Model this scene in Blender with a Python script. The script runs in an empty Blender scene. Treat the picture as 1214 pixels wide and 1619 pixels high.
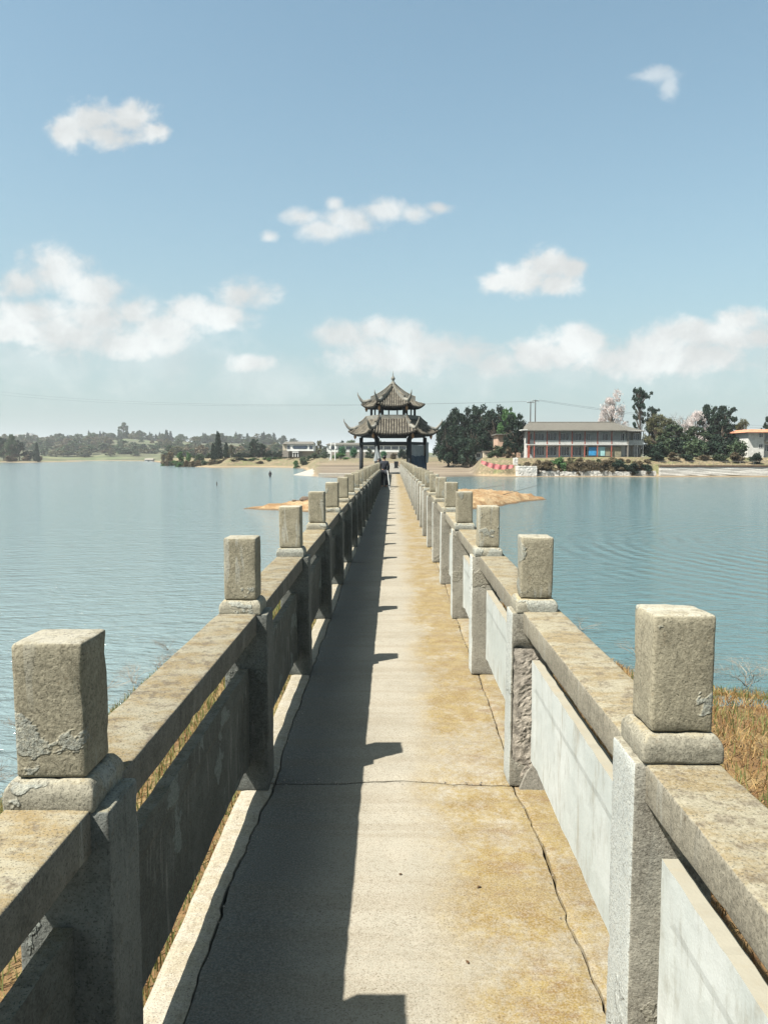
import bpy, bmesh, math, random
import numpy as np
from mathutils import Vector, noise as mnoise
rng = np.random.default_rng(7)
random.seed(7)
sc = bpy.context.scene
C = sc.collection
PI = math.pi

# ------------------------------------------------------------------ camera
EYE = 4.0
F = 1200.0
PITCH = math.atan(87.5 / F)
YAW = math.atan(15.0 / F)
cd = bpy.data.cameras.new('camera')
cam = bpy.data.objects.new('camera', cd); C.objects.link(cam)
cam.location = (0, 0, EYE)
cam.rotation_euler = (PI / 2 - PITCH, 0, YAW)
cd.sensor_fit = 'HORIZONTAL'; cd.sensor_width = 36.0; cd.lens = F / 1214.0 * 36.0
cd.clip_start = 0.05; cd.clip_end = 20000
sc.camera = cam

# ------------------------------------------------------------------ colour management
vs = sc.view_settings
sc.display_settings.display_device = 'sRGB'
vs.view_transform = 'Standard'; vs.look = 'None'; vs.gamma = 1.0; vs.use_curve_mapping = False
vs.exposure = 1.63

# ------------------------------------------------------------------ sun
SUN_T = Vector((0.58, 0.37, -1.0)).normalized()          # direction the light travels
SUN_EL = math.asin(-SUN_T.z)
SUN_AZ = math.atan2(-SUN_T.x, -SUN_T.y)
ld = bpy.data.lights.new('sun', 'SUN'); sun = bpy.data.objects.new('sun', ld); C.objects.link(sun)
ld.energy = 5.0; ld.angle = math.radians(0.55); ld.color = (1.0, 0.945, 0.85)
sun.rotation_euler = SUN_T.to_track_quat('-Z', 'Y').to_euler()
sun.location = (-60, -40, 100)

# ------------------------------------------------------------------ node helper
class NT:
    def __init__(s, nt): s.nt = nt; s.n = nt.nodes; s.l = nt.links
    def put(s, sock, v):
        if isinstance(v, bpy.types.NodeSocket): s.l.new(v, sock)
        elif v is not None:
            if sock.type == 'RGBA' and len(v) == 3: v = (*v, 1)
            sock.default_value = v
    def m(s, op, a, b=None, c=None, clamp=False):
        n = s.n.new('ShaderNodeMath'); n.operation = op; n.use_clamp = clamp
        s.put(n.inputs[0], a); s.put(n.inputs[1], b)
        if c is not None: s.put(n.inputs[2], c)
        return n.outputs[0]
    def v(s, op, a, b=None, out=0):
        n = s.n.new('ShaderNodeVectorMath'); n.operation = op
        s.put(n.inputs[0], a)
        if b is not None: s.put(n.inputs[1], b)
        return n.outputs['Value'] if op in ('LENGTH', 'DISTANCE', 'DOT_PRODUCT') else n.outputs[0]
    def mix(s, f, a, b, mode='MIX'):
        n = s.n.new('ShaderNodeMix'); n.data_type = 'RGBA'; n.blend_type = mode
        s.put(n.inputs[0], f); s.put(n.inputs[6], a); s.put(n.inputs[7], b)
        return n.outputs[2]
    def ss(s, x, a, b, lo=0.0, hi=1.0):
        n = s.n.new('ShaderNodeMapRange'); n.interpolation_type = 'SMOOTHSTEP'
        s.put(n.inputs[0], x); s.put(n.inputs[1], a); s.put(n.inputs[2], b); s.put(n.inputs[3], lo); s.put(n.inputs[4], hi)
        return n.outputs[0]
    def noise(s, vec, scale, detail=4.0, rough=0.55, dist=0.0):
        n = s.n.new('ShaderNodeTexNoise'); s.put(n.inputs['Vector'], vec)
        n.inputs['Scale'].default_value = scale; n.inputs['Detail'].default_value = detail
        n.inputs['Roughness'].default_value = rough; n.inputs['Distortion'].default_value = dist
        return n.outputs[0]
    def voro(s, vec, scale, feat='F1'):
        n = s.n.new('ShaderNodeTexVoronoi'); n.feature = feat; s.put(n.inputs['Vector'], vec); n.inputs['Scale'].default_value = scale
        return n.outputs[0]
    def pos(s): return s.n.new('ShaderNodeNewGeometry').outputs['Position']
    def nrm(s): return s.n.new('ShaderNodeNewGeometry').outputs['True Normal']
    def sep(s, v):
        n = s.n.new('ShaderNodeSeparateXYZ'); s.put(n.inputs[0], v); return n.outputs
    def comb(s, x, y, z):
        n = s.n.new('ShaderNodeCombineXYZ')
        for i, q in enumerate((x, y, z)): s.put(n.inputs[i], q)
        return n.outputs[0]
    def sc(s, v, k): return s.v('MULTIPLY', v, k)
    def bump(s, h, strength=0.5, dist=0.01, nrm=None):
        n = s.n.new('ShaderNodeBump'); n.inputs['Strength'].default_value = strength
        s.put(n.inputs['Distance'], dist); s.put(n.inputs['Height'], h)
        if nrm is not None: s.put(n.inputs['Normal'], nrm)
        return n.outputs[0]

def new_mat(name):
    m = bpy.data.materials.new(name); m.use_nodes = True
    t = NT(m.node_tree); b = m.node_tree.nodes['Principled BSDF']
    b.inputs['Roughness'].default_value = 0.85
    b.inputs['Specular IOR Level'].default_value = 0.25
    return m, t, b

def plain(name, col, rough=0.8, var=0.25, scale=3.0, metal=0.0, bump=0.0):
    m, t, b = new_mat(name)
    n = t.noise(t.pos(), scale, 6, 0.6)
    dark = tuple(c * (1 - var) for c in col); light = tuple(min(1, c * (1 + var)) for c in col)
    t.put(b.inputs['Base Color'], t.mix(t.ss(n, 0.3, 0.7), dark, light))
    b.inputs['Roughness'].default_value = rough; b.inputs['Metallic'].default_value = metal
    if bump: t.put(b.inputs['Normal'], t.bump(t.noise(t.pos(), scale * 12, 3), bump, 0.02))
    return m

# ------------------------------------------------------------------ world: sky with clouds
from mathutils import Euler
_R = Euler((PI / 2 - PITCH, 0, YAW)).to_matrix()
def px_dir(px, py):
    d = _R @ Vector(((px - 607) / F, -(py - 809.5) / F, -1.0))
    return d / d.y
w = bpy.data.worlds.new('World'); sc.world = w; w.use_nodes = True
t = NT(w.node_tree); bg = w.node_tree.nodes['Background']
sky = t.n.new('ShaderNodeTexSky'); sky.sky_type = 'NISHITA'; sky.sun_disc = False
sky.sun_elevation = SUN_EL; sky.sun_rotation = SUN_AZ; sky.air_density = 1.0; sky.dust_density = 1.6; sky.ozone_density = 2.2
tc = t.n.new('ShaderNodeTexCoord')
dirv = t.v('NORMALIZE', tc.outputs['Generated'])
sx, sy, sz = t.sep(dirv)
skyc = t.mix(1.0, sky.outputs[0], (1.04, 1.20, 1.0), 'MULTIPLY')
# horizon haze
hz = t.m('POWER', t.m('SUBTRACT', 1.0, t.m('MAXIMUM', sz, 0.0), clamp=True), 3.7)
hz = t.m('ADD', t.m('MULTIPLY', hz, 0.86), 0.09)
HAZE_C = (2.22, 2.68, 2.88)
base = t.mix(hz, skyc, HAZE_C)
ysafe = t.m('MAXIMUM', sy, 0.02)
u = t.m('DIVIDE', sx, ysafe); vv = t.m('DIVIDE', sz, ysafe)
uv = t.comb(u, vv, 0.0)
nz1 = t.noise(uv, 10.0, 8, 0.6, 0.25); nz2 = t.noise(t.sc(uv, (1.0, 1.3, 1.0)), 30.0, 8, 0.62, 0.3)
wob = t.m('ADD', t.m('MULTIPLY', t.m('SUBTRACT', nz1, 0.5), 1.25), t.m('MULTIPLY', t.m('SUBTRACT', nz2, 0.5), 1.3))
def cloud(blobs, op, soft=0.60, thr=0.06, wk=1.0):
    f = None
    for (px, py, rx, ry) in blobs:
        c = px_dir(px, py)
        d = t.v('SUBTRACT', uv, (c.x, c.z, 0))
        d = t.v('MULTIPLY', d, (F / rx, F / ry, 0))
        g = t.m('SUBTRACT', 1.0, t.v('LENGTH', d))
        f = g if f is None else t.m('SMOOTH_MAX', f, g, 0.25)
    f = t.m('ADD', f, t.m('MULTIPLY', wob, wk))
    return t.m('MULTIPLY', t.ss(f, thr, thr + soft), op)
K = 1.35
def kb(l, k=K): return [(a, b, c * k, d * k) for a, b, c, d in l]
masks = [
 cloud(kb([(108,206,34,26),(150,188,46,30),(205,190,44,30),(170,210,60,24),(244,206,24,17)]), 0.93),
 cloud(kb([(475,342,28,14),(512,364,40,18),(565,352,38,18),(608,332,38,19),(655,336,32,13),(692,328,24,10),(427,374,15,9),(528,322,16,12),(540,345,36,18)]), 0.85, 0.8, 0.02, 0.9),
 cloud(kb([(788,448,30,16),(832,440,46,26),(868,420,44,26),(905,425,22,22),(880,448,44,18)]), 0.96),
 cloud(kb([(60,560,150,60),(260,570,150,60),(420,600,120,40),(150,500,110,50)]), 0.36, 1.0, 0.0, 0.8),
 cloud(kb([(620,585,150,45),(760,590,110,40),(900,580,130,45),(1080,570,150,55),(1214,560,90,60)]), 0.36, 1.0, 0.0, 0.8),
 cloud(kb([(1040,118,32,13),(1058,134,14,20)]), 0.5, 0.8, 0.05),
 cloud(kb([(92,425,56,36),(30,450,50,26),(150,462,60,30),(205,495,50,28),(50,495,80,24),(120,530,120,40),(300,492,42,24),(390,466,48,26),(345,500,60,20),(210,545,90,28),(400,574,42,16),(150,505,90,34),(260,520,60,30),(20,520,60,30)]), 0.92, 0.75, 0.02),
 cloud(kb([(545,530,58,26),(590,520,40,18),(640,530,48,24),(690,548,50,24),(745,555,46,24),(620,565,120,34),(790,575,50,26)]), 0.88, 0.75, 0.0),
 cloud(kb([(920,540,62,24),(880,560,64,24),(1040,545,56,28),(1080,522,48,20),(1130,535,80,28),(1175,508,46,20),(1205,530,50,24),(1010,572,120,28),(1120,560,90,34),(845,565,50,28)]), 0.95, 0.7, 0.0),
]
mk = masks[0]
for q in masks[1:]: mk = t.m('MAXIMUM', mk, q)
mk = t.m('MULTIPLY', mk, t.ss(sy, 0.3, 0.6))
# the same kind of sky goes on outside the picture
gv = t.sc(dirv, (1.0, 1.0, 2.6))
g1 = t.noise(gv, 2.6, 8, 0.58)
gm = t.m('MULTIPLY', t.ss(g1, 0.56, 0.68), t.ss(sz, 0.02, 0.10))
gm = t.m('MULTIPLY', gm, t.m('SUBTRACT', 1.0, t.ss(sy, 0.55, 0.75)))
gm = t.m('MULTIPLY', gm, 0.8)
mk = t.m('MAXIMUM', mk, gm)
cshade = t.ss(nz1, 0.35, 0.7, 0.80, 1.10)
cc = t.mix(1.0, (4.7, 4.85, 4.8), t.comb(cshade, cshade, cshade), 'MULTIPLY')
fin = t.mix(mk, base, cc)
t.put(bg.inputs['Color'], fin)
bg.inputs['Strength'].default_value = 0.060
w.cycles.sampling_method = 'MANUAL'; w.cycles.sample_map_resolution = 512
# ------------------------------------------------------------------ mesh helpers
def mesh(name, V, Fc, mat, parent=None, loc=None, smooth=False, mats=None, mi=None):
    me = bpy.data.meshes.new(name)
    if isinstance(V, np.ndarray): V = V.tolist()
    me.from_pydata(V, [], Fc)
    me.materials.append(mat)
    for q in (mats or []): me.materials.append(q)
    if mi is not None: me.polygons.foreach_set('material_index', mi)
    if smooth: me.polygons.foreach_set('use_smooth', [True] * len(me.polygons))
    me.update()
    o = bpy.data.objects.new(name, me); C.objects.link(o)
    if parent is not None: o.parent = parent
    if loc is not None: o.location = loc
    return o
def inst(name, me, parent=None, loc=(0, 0, 0), rot=(0, 0, 0), scale=(1, 1, 1)):
    o = bpy.data.objects.new(name, me); C.objects.link(o)
    if parent is not None: o.parent = parent
    o.location = loc; o.rotation_euler = rot; o.scale = scale
    return o
def empty(name, loc=(0, 0, 0), rz=0.0):
    o = bpy.data.objects.new(name, None); C.objects.link(o); o.empty_display_size = 0.2
    o.location = loc; o.rotation_euler = (0, 0, rz); return o
def tag(o, label=None, cat=None, group=None, kind=None):
    if label: o['label'] = label
    if cat: o['category'] = cat
    if group: o['group'] = group
    if kind: o['kind'] = kind
    return o
def copy_tree(o, parent=None):
    c = o.copy(); C.objects.link(c)
    if parent is not None: c.parent = parent
    for ch in list(o.children): copy_tree(ch, c)
    return c

class MB:
    def __init__(s): s.V = []; s.F = []
    def add(s, V, Fc):
        k = len(s.V); s.V += [tuple(v) for v in V]; s.F += [tuple(i + k for i in f) for f in Fc]; return s
    def box(s, x0, x1, y0, y1, z0, z1, rz=0, piv=None):
        V = [(x, y, z) for z in (z0, z1) for y in (y0, y1) for x in (x0, x1)]
        if rz:
            px, py = piv or ((x0 + x1) / 2, (y0 + y1) / 2); c, q = math.cos(rz), math.sin(rz)
            V = [(px + (x - px) * c - (y - py) * q, py + (x - px) * q + (y - py) * c, z) for x, y, z in V]
        return s.add(V, [(0, 2, 3, 1), (4, 5, 7, 6), (0, 1, 5, 4), (2, 6, 7, 3), (0, 4, 6, 2), (1, 3, 7, 5)])
    def frustum(s, cx, cy, z0, z1, a0, b0, a1, b1):
        V = [(cx + i * a, cy + j * b, z) for z, a, b in ((z0, a0, b0), (z1, a1, b1)) for i, j in ((-.5, -.5), (.5, -.5), (.5, .5), (-.5, .5))]
        return s.add(V, [(3, 2, 1, 0), (4, 5, 6, 7), (0, 1, 5, 4), (1, 2, 6, 5), (2, 3, 7, 6), (3, 0, 4, 7)])
    def tube(s, P, R, n=6, cap=True):
        P = [Vector(p) for p in P]
        if not hasattr(R, '__len__'): R = [R] * len(P)
        V = []; Fc = []; pu = None
        for i, p in enumerate(P):
            d = (P[min(i + 1, len(P) - 1)] - P[max(i - 1, 0)])
            d = d.normalized() if d.length > 1e-9 else Vector((0, 0, 1))
            a = pu if pu is not None else (Vector((1, 0, 0)) if abs(d.x) < .8 else Vector((0, 1, 0)))
            uu = (a - d * a.dot(d)).normalized(); pu = uu; ww = d.cross(uu)
            for k in range(n):
                th = 2 * PI * k / n; V.append(p + (uu * math.cos(th) + ww * math.sin(th)) * R[i])
        for i in range(len(P) - 1):
            for k in range(n):
                a = i * n + k; b = i * n + (k + 1) % n; Fc.append((a, b, b + n, a + n))
        if cap:
            Fc.append(tuple(range(n))[::-1]); Fc.append(tuple((len(P) - 1) * n + k for k in range(n)))
        return s.add(V, Fc)
    def lathe(s, prof, n=12, c=(0, 0, 0)):
        V = []; Fc = []
        for r, z in prof:
            for k in range(n):
                th = 2 * PI * k / n; V.append((c[0] + r * math.cos(th), c[1] + r * math.sin(th), c[2] + z))
        for i in range(len(prof) - 1):
            for k in range(n):
                a = i * n + k; b = i * n + (k + 1) % n; Fc.append((a, b, b + n, a + n))
        Fc.append(tuple(range(n))[::-1]); Fc.append(tuple((len(prof) - 1) * n + k for k in range(n)))
        return s.add(V, Fc)
    def build(s, name, mat, parent=None, loc=None, smooth=False):
        return mesh(name, s.V, s.F, mat, parent, loc, smooth)

def fbm(x, y, z=0.0, sc_=1.0, o=4):
    return mnoise.fractal(Vector((x * sc_, y * sc_, z * sc_)), 0.9, 2.1, o)

def axis_pts(L, r, n):
    a = [0, r * 0.3, r]; m_ = np.linspace(r, L - r, n + 1)[1:-1].tolist() if n > 1 else []
    return np.array(a + m_ + [L - r, L - r * 0.3, L]) - L / 2
def rbox(sx, sy, sz, r, n, amp, seed, fs=14.0, chip=0.0, taper=(1, 1)):
    """rounded, roughened box centred in x,y and standing on z=0"""
    ax = [axis_pts(L, r, k) for L, k in zip((sx, sy, sz), n)]
    idx = {}; V = []; Fc = []
    H = (sx / 2, sy / 2, sz / 2)
    def vert(p):
        key = tuple(round(c, 5) for c in p)
        if key in idx: return idx[key]
        idx[key] = len(V); V.append(p); return idx[key]
    for a in range(3):
        b, c = (a + 1) % 3, (a + 2) % 3
        for sgn in (-1, 1):
            gb, gc = ax[b], ax[c]
            for i in range(len(gb) - 1):
                for j in range(len(gc) - 1):
                    q = []
                    for (ii, jj) in ((i, j), (i + 1, j), (i + 1, j + 1), (i, j + 1)):
                        p = [0, 0, 0]; p[a] = sgn * H[a]; p[b] = gb[ii]; p[c] = gc[jj]; q.append(vert(tuple(p)))
                    if sgn < 0: q = q[::-1]
                    Fc.append(tuple(q))
    out = []
    for p in V:
        p = Vector(p); inner = Vector([max(-H[k] + r, min(H[k] - r, p[k])) for k in range(3)])
        d = p - inner
        if d.length > 1e-9: nn = d.normalized(); q = inner + nn * r
        else: nn = Vector((0, 0, 0)); q = p
        face = max(range(3), key=lambda k: abs(p[k]) / H[k])
        if nn.length < .5: nn = Vector([math.copysign(1, p[k]) if k == face else 0 for k in range(3)])
        e = fbm(q.x + seed, q.y + seed * 2, q.z, fs, 4) * amp + fbm(q.x - seed, q.y, q.z + seed, 3.0, 2) * amp * 1.2
        if chip:
            edge = sum(1 for k in range(3) if abs(p[k]) > H[k] - r * 1.2)
            if edge >= 2:
                cval = fbm(q.x + 5 * seed, q.y, q.z, 7.0, 3)
                if cval > 0.25: e -= chip * min(1, (cval - 0.25) * 3)
        q = q + nn * e
        k = (q.z + H[2]) / sz
        s_ = taper[0] * (1 - k) + taper[1] * k
        out.append((q.x * s_, q.y * s_, q.z + H[2]))
    return out, Fc

# ------------------------------------------------------------------ materials
def concrete(name, A, B, top=None, top_amt=0.8, plaster=None, plaster_thr=0.62, lime=0.0, streak=0.0, bump=0.55, grain=0.35, limewash=False):
    m, t, b = new_mat(name)
    P = t.pos(); N = t.sep(t.nrm())
    n1 = t.noise(P, 2.3, 7, 0.62); n2 = t.noise(P, 14.0, 6, 0.62); n3 = t.noise(P, 110.0, 4, 0.65)
    col = t.mix(t.ss(n1, 0.36, 0.64), A, B)
    col = t.mix(t.ss(n2, 0.42, 0.70, 0.0, 0.6), col, tuple(c * 0.62 for c in A))
    sp = t.noise(P, 34.0, 4, 0.6)
    col = t.mix(t.ss(sp, 0.60, 0.70, 0.0, 0.35), col, (0.17, 0.115, 0.06))
    if streak:
        sn = t.noise(t.sc(P, (26, 26, 1.3)), 1.0, 4, 0.6)
        col = t.mix(t.ss(sn, 0.56, 0.70, 0.0, streak), col, (0.055, 0.05, 0.04))
    if lime:
        ln = t.noise(t.sc(P, (22, 22, 2.2)), 1.0, 3, 0.5, 0.6)
        ln2 = t.noise(P, 1.7, 2, 0.5)
        lm = t.m('MULTIPLY', t.ss(ln, 0.56, 0.63), t.ss(ln2, 0.48, 0.56))
        col = t.mix(t.m('MULTIPLY', lm, lime), col, (0.42, 0.42, 0.37))
    h = t.m('ADD', t.m('MULTIPLY', n3, 0.5), t.m('MULTIPLY', n2, 0.7))
    if plaster:
        pn = t.noise(P, 3.6, 5, 0.6, 0.3)
        pm = t.ss(pn, plaster_thr, plaster_thr + 0.02)
        pw = t.noise(P, 75.0, 3, 0.7)
        col = t.mix(pm, col, t.mix(t.ss(pw, 0.35, 0.65), tuple(c * 0.6 for c in plaster), plaster))
        h = t.m('ADD', h, t.m('MULTIPLY', pm, t.m('ADD', 0.6, t.m('MULTIPLY', pw, 1.6))))
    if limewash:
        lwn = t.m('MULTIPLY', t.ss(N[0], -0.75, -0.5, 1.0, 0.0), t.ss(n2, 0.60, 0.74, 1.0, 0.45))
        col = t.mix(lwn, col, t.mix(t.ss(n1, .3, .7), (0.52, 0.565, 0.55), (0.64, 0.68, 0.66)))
    if top:
        tn = t.noise(t.sc(P, (1, 2.2, 1)), 4.2, 8, 0.72)
        tm = t.m('MULTIPLY', t.ss(N[2], 0.55, 0.85), top_amt)
        tn2 = t.noise(P, 19.0, 6, 0.7)
        topc = t.mix(t.ss(tn, 0.40, 0.60), top[0], top[1])
        topc = t.mix(t.ss(tn2, 0.50, 0.62, 0.0, 0.75), topc, top[2])
        col = t.mix(tm, col, topc)
    oi = t.n.new('ShaderNodeObjectInfo').outputs['Random']; kv = t.m('ADD', 0.84, t.m('MULTIPLY', oi, 0.32)); col = t.mix(1.0, col, t.comb(kv, kv, kv), 'MULTIPLY')
    col = t.mix(t.ss(n3, 0.30, 0.75, 0.0, grain), col, tuple(min(1, c * 1.7 + .03) for c in B))
    g2 = t.noise(P, 60.0, 5, 0.75)
    col = t.mix(t.ss(g2, 0.52, 0.68, 0.0, 0.34), col, tuple(c * 0.42 for c in A)); col = t.mix(t.ss(g2, 0.50, 0.36, 0.0, 0.30), col, tuple(min(1, c * 1.55) for c in B))
    gd = t.noise(P, 170.0, 2, 0.5)
    col = t.mix(t.ss(gd, 0.56, 0.68, 0.0, 0.65), col, tuple(c * 0.35 for c in A))
    t.put(b.inputs['Base Color'], col)
    b.inputs['Roughness'].default_value = 0.92
    t.put(b.inputs['Normal'], t.bump(t.m('ADD', h, t.m('MULTIPLY', g2, 0.9)), bump, 0.007))
    return m

OCH = ((0.37, 0.335, 0.235), (0.28, 0.205, 0.09), (0.12, 0.085, 0.05))
M_post = concrete('post_concrete', (0.235, 0.212, 0.15), (0.345, 0.315, 0.23), ((0.46, 0.44, 0.37), (0.34, 0.32, 0.25), (0.22, 0.19, 0.12)), 0.9, (0.36, 0.38, 0.34), 0.60, 0.75, 0.3)
M_collar = concrete('collar_concrete', (0.25, 0.235, 0.185), (0.34, 0.32, 0.25), ((0.40, 0.38, 0.30), (0.40, 0.31, 0.15), (0.30, 0.27, 0.2)), 0.85, (0.40, 0.42, 0.38), 0.5)
M_rail = concrete('rail_concrete', (0.22, 0.20, 0.155), (0.31, 0.285, 0.22), OCH, 0.95, None, lime=0.5, streak=0.45)
M_low = concrete('lower_post_concrete', (0.24, 0.225, 0.185), (0.36, 0.345, 0.29), ((0.4, 0.38, 0.3), (0.3, 0.26, 0.16), (0.2, 0.17, 0.11)), 0.8, (0.30, 0.28, 0.22), 0.58, 0.3, 0.25, 0.7, limewash=True)
M_lowL = concrete('dirty_shade_toned_lower_post_concrete', (0.115, 0.125, 0.115), (0.17, 0.18, 0.165), ((0.4, 0.38, 0.3), (0.3, 0.26, 0.16), (0.2, 0.17, 0.11)), 0.8, (0.20, 0.22, 0.20), 0.62, 0.2, 0.4, 0.7)  # dirt, plus the left side's shade put into a darker base colour
M_railL = concrete('mossy_shade_toned_rail_concrete', (0.12, 0.115, 0.095), (0.19, 0.18, 0.15), OCH, 0.95, None, lime=0.4, streak=0.45)  # moss on top; side colours darkened to carry the shade of the left side
M_panelL = concrete('stained_shade_toned_panel_plaster', (0.085, 0.09, 0.08), (0.135, 0.145, 0.13), ((0.33, 0.30, 0.23), (0.22, 0.19, 0.12), (0.15, 0.13, 0.09)), 0.9, (0.27, 0.31, 0.285), 0.60, 0.4, 0.6)  # stains and streaks, with the shade on the path face painted in as darker plaster

def panel_white():
    m, t, b = new_mat('whitewashed_panel_plaster')
    P = t.pos(); N = t.sep(t.nrm())
    n1 = t.noise(P, 1.8, 6, 0.6); n2 = t.noise(t.sc(P, (1, 1, .35)), 16.0, 6, 0.65); n3 = t.noise(P, 90.0, 3, 0.6)
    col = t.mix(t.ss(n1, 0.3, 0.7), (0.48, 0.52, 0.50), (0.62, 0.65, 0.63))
    col = t.mix(t.ss(n2, 0.50, 0.72, 0.0, 0.75), col, (0.38, 0.385, 0.34))
    ln = t.noise(t.sc(P, (20, 9, 1.6)), 1.0, 4, 0.6)
    col = t.mix(t.ss(ln, 0.58, 0.70, 0.0, 0.55), col, (0.34, 0.31, 0.24))
    col = t.mix(t.m('MULTIPLY', t.ss(N[2], 0.5, 0.8), 0.9), col, (0.36, 0.335, 0.26))
    z = t.sep(P)[2]
    nn = t.m('ADD', z, t.m('MULTIPLY', t.m('SUBTRACT', n2, .5), 0.25))
    col = t.mix(t.ss(nn, 2.86, 2.95, 0.0, 0.45), col, (0.42, 0.34, 0.22))
    t.put(b.inputs['Base Color'], col)
    t.put(b.inputs['Normal'], t.bump(t.m('ADD', t.m('MULTIPLY', n3, .5), n2), 0.35, 0.006))
    return m
M_panelR = panel_white()

def deck_mat():
    m, t, b = new_mat('deck_concrete')
    P = t.pos(); X, Y, Z = t.sep(P)
    n1 = t.noise(P, 1.1, 7, 0.62); n2 = t.noise(P, 9.0, 7, 0.66); n3 = t.noise(P, 120.0, 4, 0.6); n4 = t.noise(t.sc(P, (1.0, .8, 1)), 3.4, 8, 0.68)
    col = t.mix(t.ss(n1, 0.33, 0.67), (0.33, 0.31, 0.25), (0.41, 0.385, 0.315))
    col = t.mix(t.ss(n2, 0.45, 0.72, 0.0, 0.45), col, (0.44, 0.40, 0.32))
    # ochre lichen stain growing in from the right hand kerb
    a = t.ss(t.m('ADD', X, t.m('MULTIPLY', t.m('SUBTRACT', n1, .5), 0.5)), 0.05, 0.42)
    s1 = t.ss(n4, 0.34, 0.62)
    s2 = t.ss(t.noise(P, 28.0, 6, 0.7), 0.35, 0.60)
    st = t.m('MULTIPLY', a, t.m('ADD', t.m('MULTIPLY', s1, 0.85), t.m('MULTIPLY', s2, 0.55)))
    col = t.mix(st, col, t.mix(t.ss(n2, 0.4, 0.62), (0.235, 0.155, 0.038), (0.31, 0.23, 0.08)))
    rust = t.m('MULTIPLY', t.ss(X, 0.25, 0.6), t.ss(t.noise(t.sc(P, (1.0, 2.6, 1)), 3.2, 9, 0.75), 0.52, 0.62))
    col = t.mix(t.m('MULTIPLY', rust, 0.6), col, (0.17, 0.085, 0.03))
    # balustrade shade put into the colour: left half darkened, edge broken by noise
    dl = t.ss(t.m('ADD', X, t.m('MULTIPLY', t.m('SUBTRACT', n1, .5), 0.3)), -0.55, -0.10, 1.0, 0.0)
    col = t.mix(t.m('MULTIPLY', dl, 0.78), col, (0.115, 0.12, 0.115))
    band = t.ss(t.noise(t.sc(P, (.25, 3.5, 1)), 2.0, 5, .6), .45, .6)
    col = t.mix(t.m('MULTIPLY', band, 0.28), col, (0.21, 0.165, 0.105))
    gr = t.ss(t.noise(P, 46.0, 6, .75), .52, .66)
    col = t.mix(t.m('MULTIPLY', gr, 0.5), col, (0.19, 0.155, 0.11))
    sp = t.voro(P, 42.0)
    col = t.mix(t.m('MULTIPLY', t.ss(sp, 0.05, 0.11, 1.0, 0.0), t.ss(n4, .5, .6)), col, (0.10, 0.08, 0.06))
    col = t.mix(t.ss(n3, 0.35, 0.75, 0.0, 0.45), col, (0.52, 0.47, 0.38))
    g2 = t.noise(P, 70.0, 5, 0.75)
    col = t.mix(t.ss(g2, 0.52, 0.66, 0.0, 0.4), col, (0.20, 0.16, 0.11))
    gd = t.noise(P, 180.0, 2, 0.5)
    col = t.mix(t.ss(gd, 0.55, 0.68, 0.0, 0.65), col, (0.12, 0.09, 0.06))
    # hairline grid of brushed marks across
    t.put(b.inputs['Base Color'], col); b.inputs['Roughness'].default_value = 0.93
    h = t.m('ADD', t.m('MULTIPLY', n3, 0.6), t.m('MULTIPLY', n2, 0.8))
    t.put(b.inputs['Normal'], t.bump(h, 0.5, 0.005))
    return m
M_deck = deck_mat()
M_kerb = concrete('kerb_concrete', (0.36, 0.32, 0.25), (0.42, 0.385, 0.31), ((0.43, 0.395, 0.32), (0.36, 0.31, 0.21), (0.28, 0.23, 0.15)), 0.8, None, bump=0.6)
M_beam = concrete('beam_concrete', (0.20, 0.19, 0.16), (0.30, 0.28, 0.24), streak=0.5)
M_rubble = plain('broken_aggregate', (0.52, 0.47, 0.40), 0.95, 0.5, 26, bump=0.9)
M_rust = plain('rusted_steel', (0.16, 0.055, 0.025), 0.9, 0.4, 30)

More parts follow.
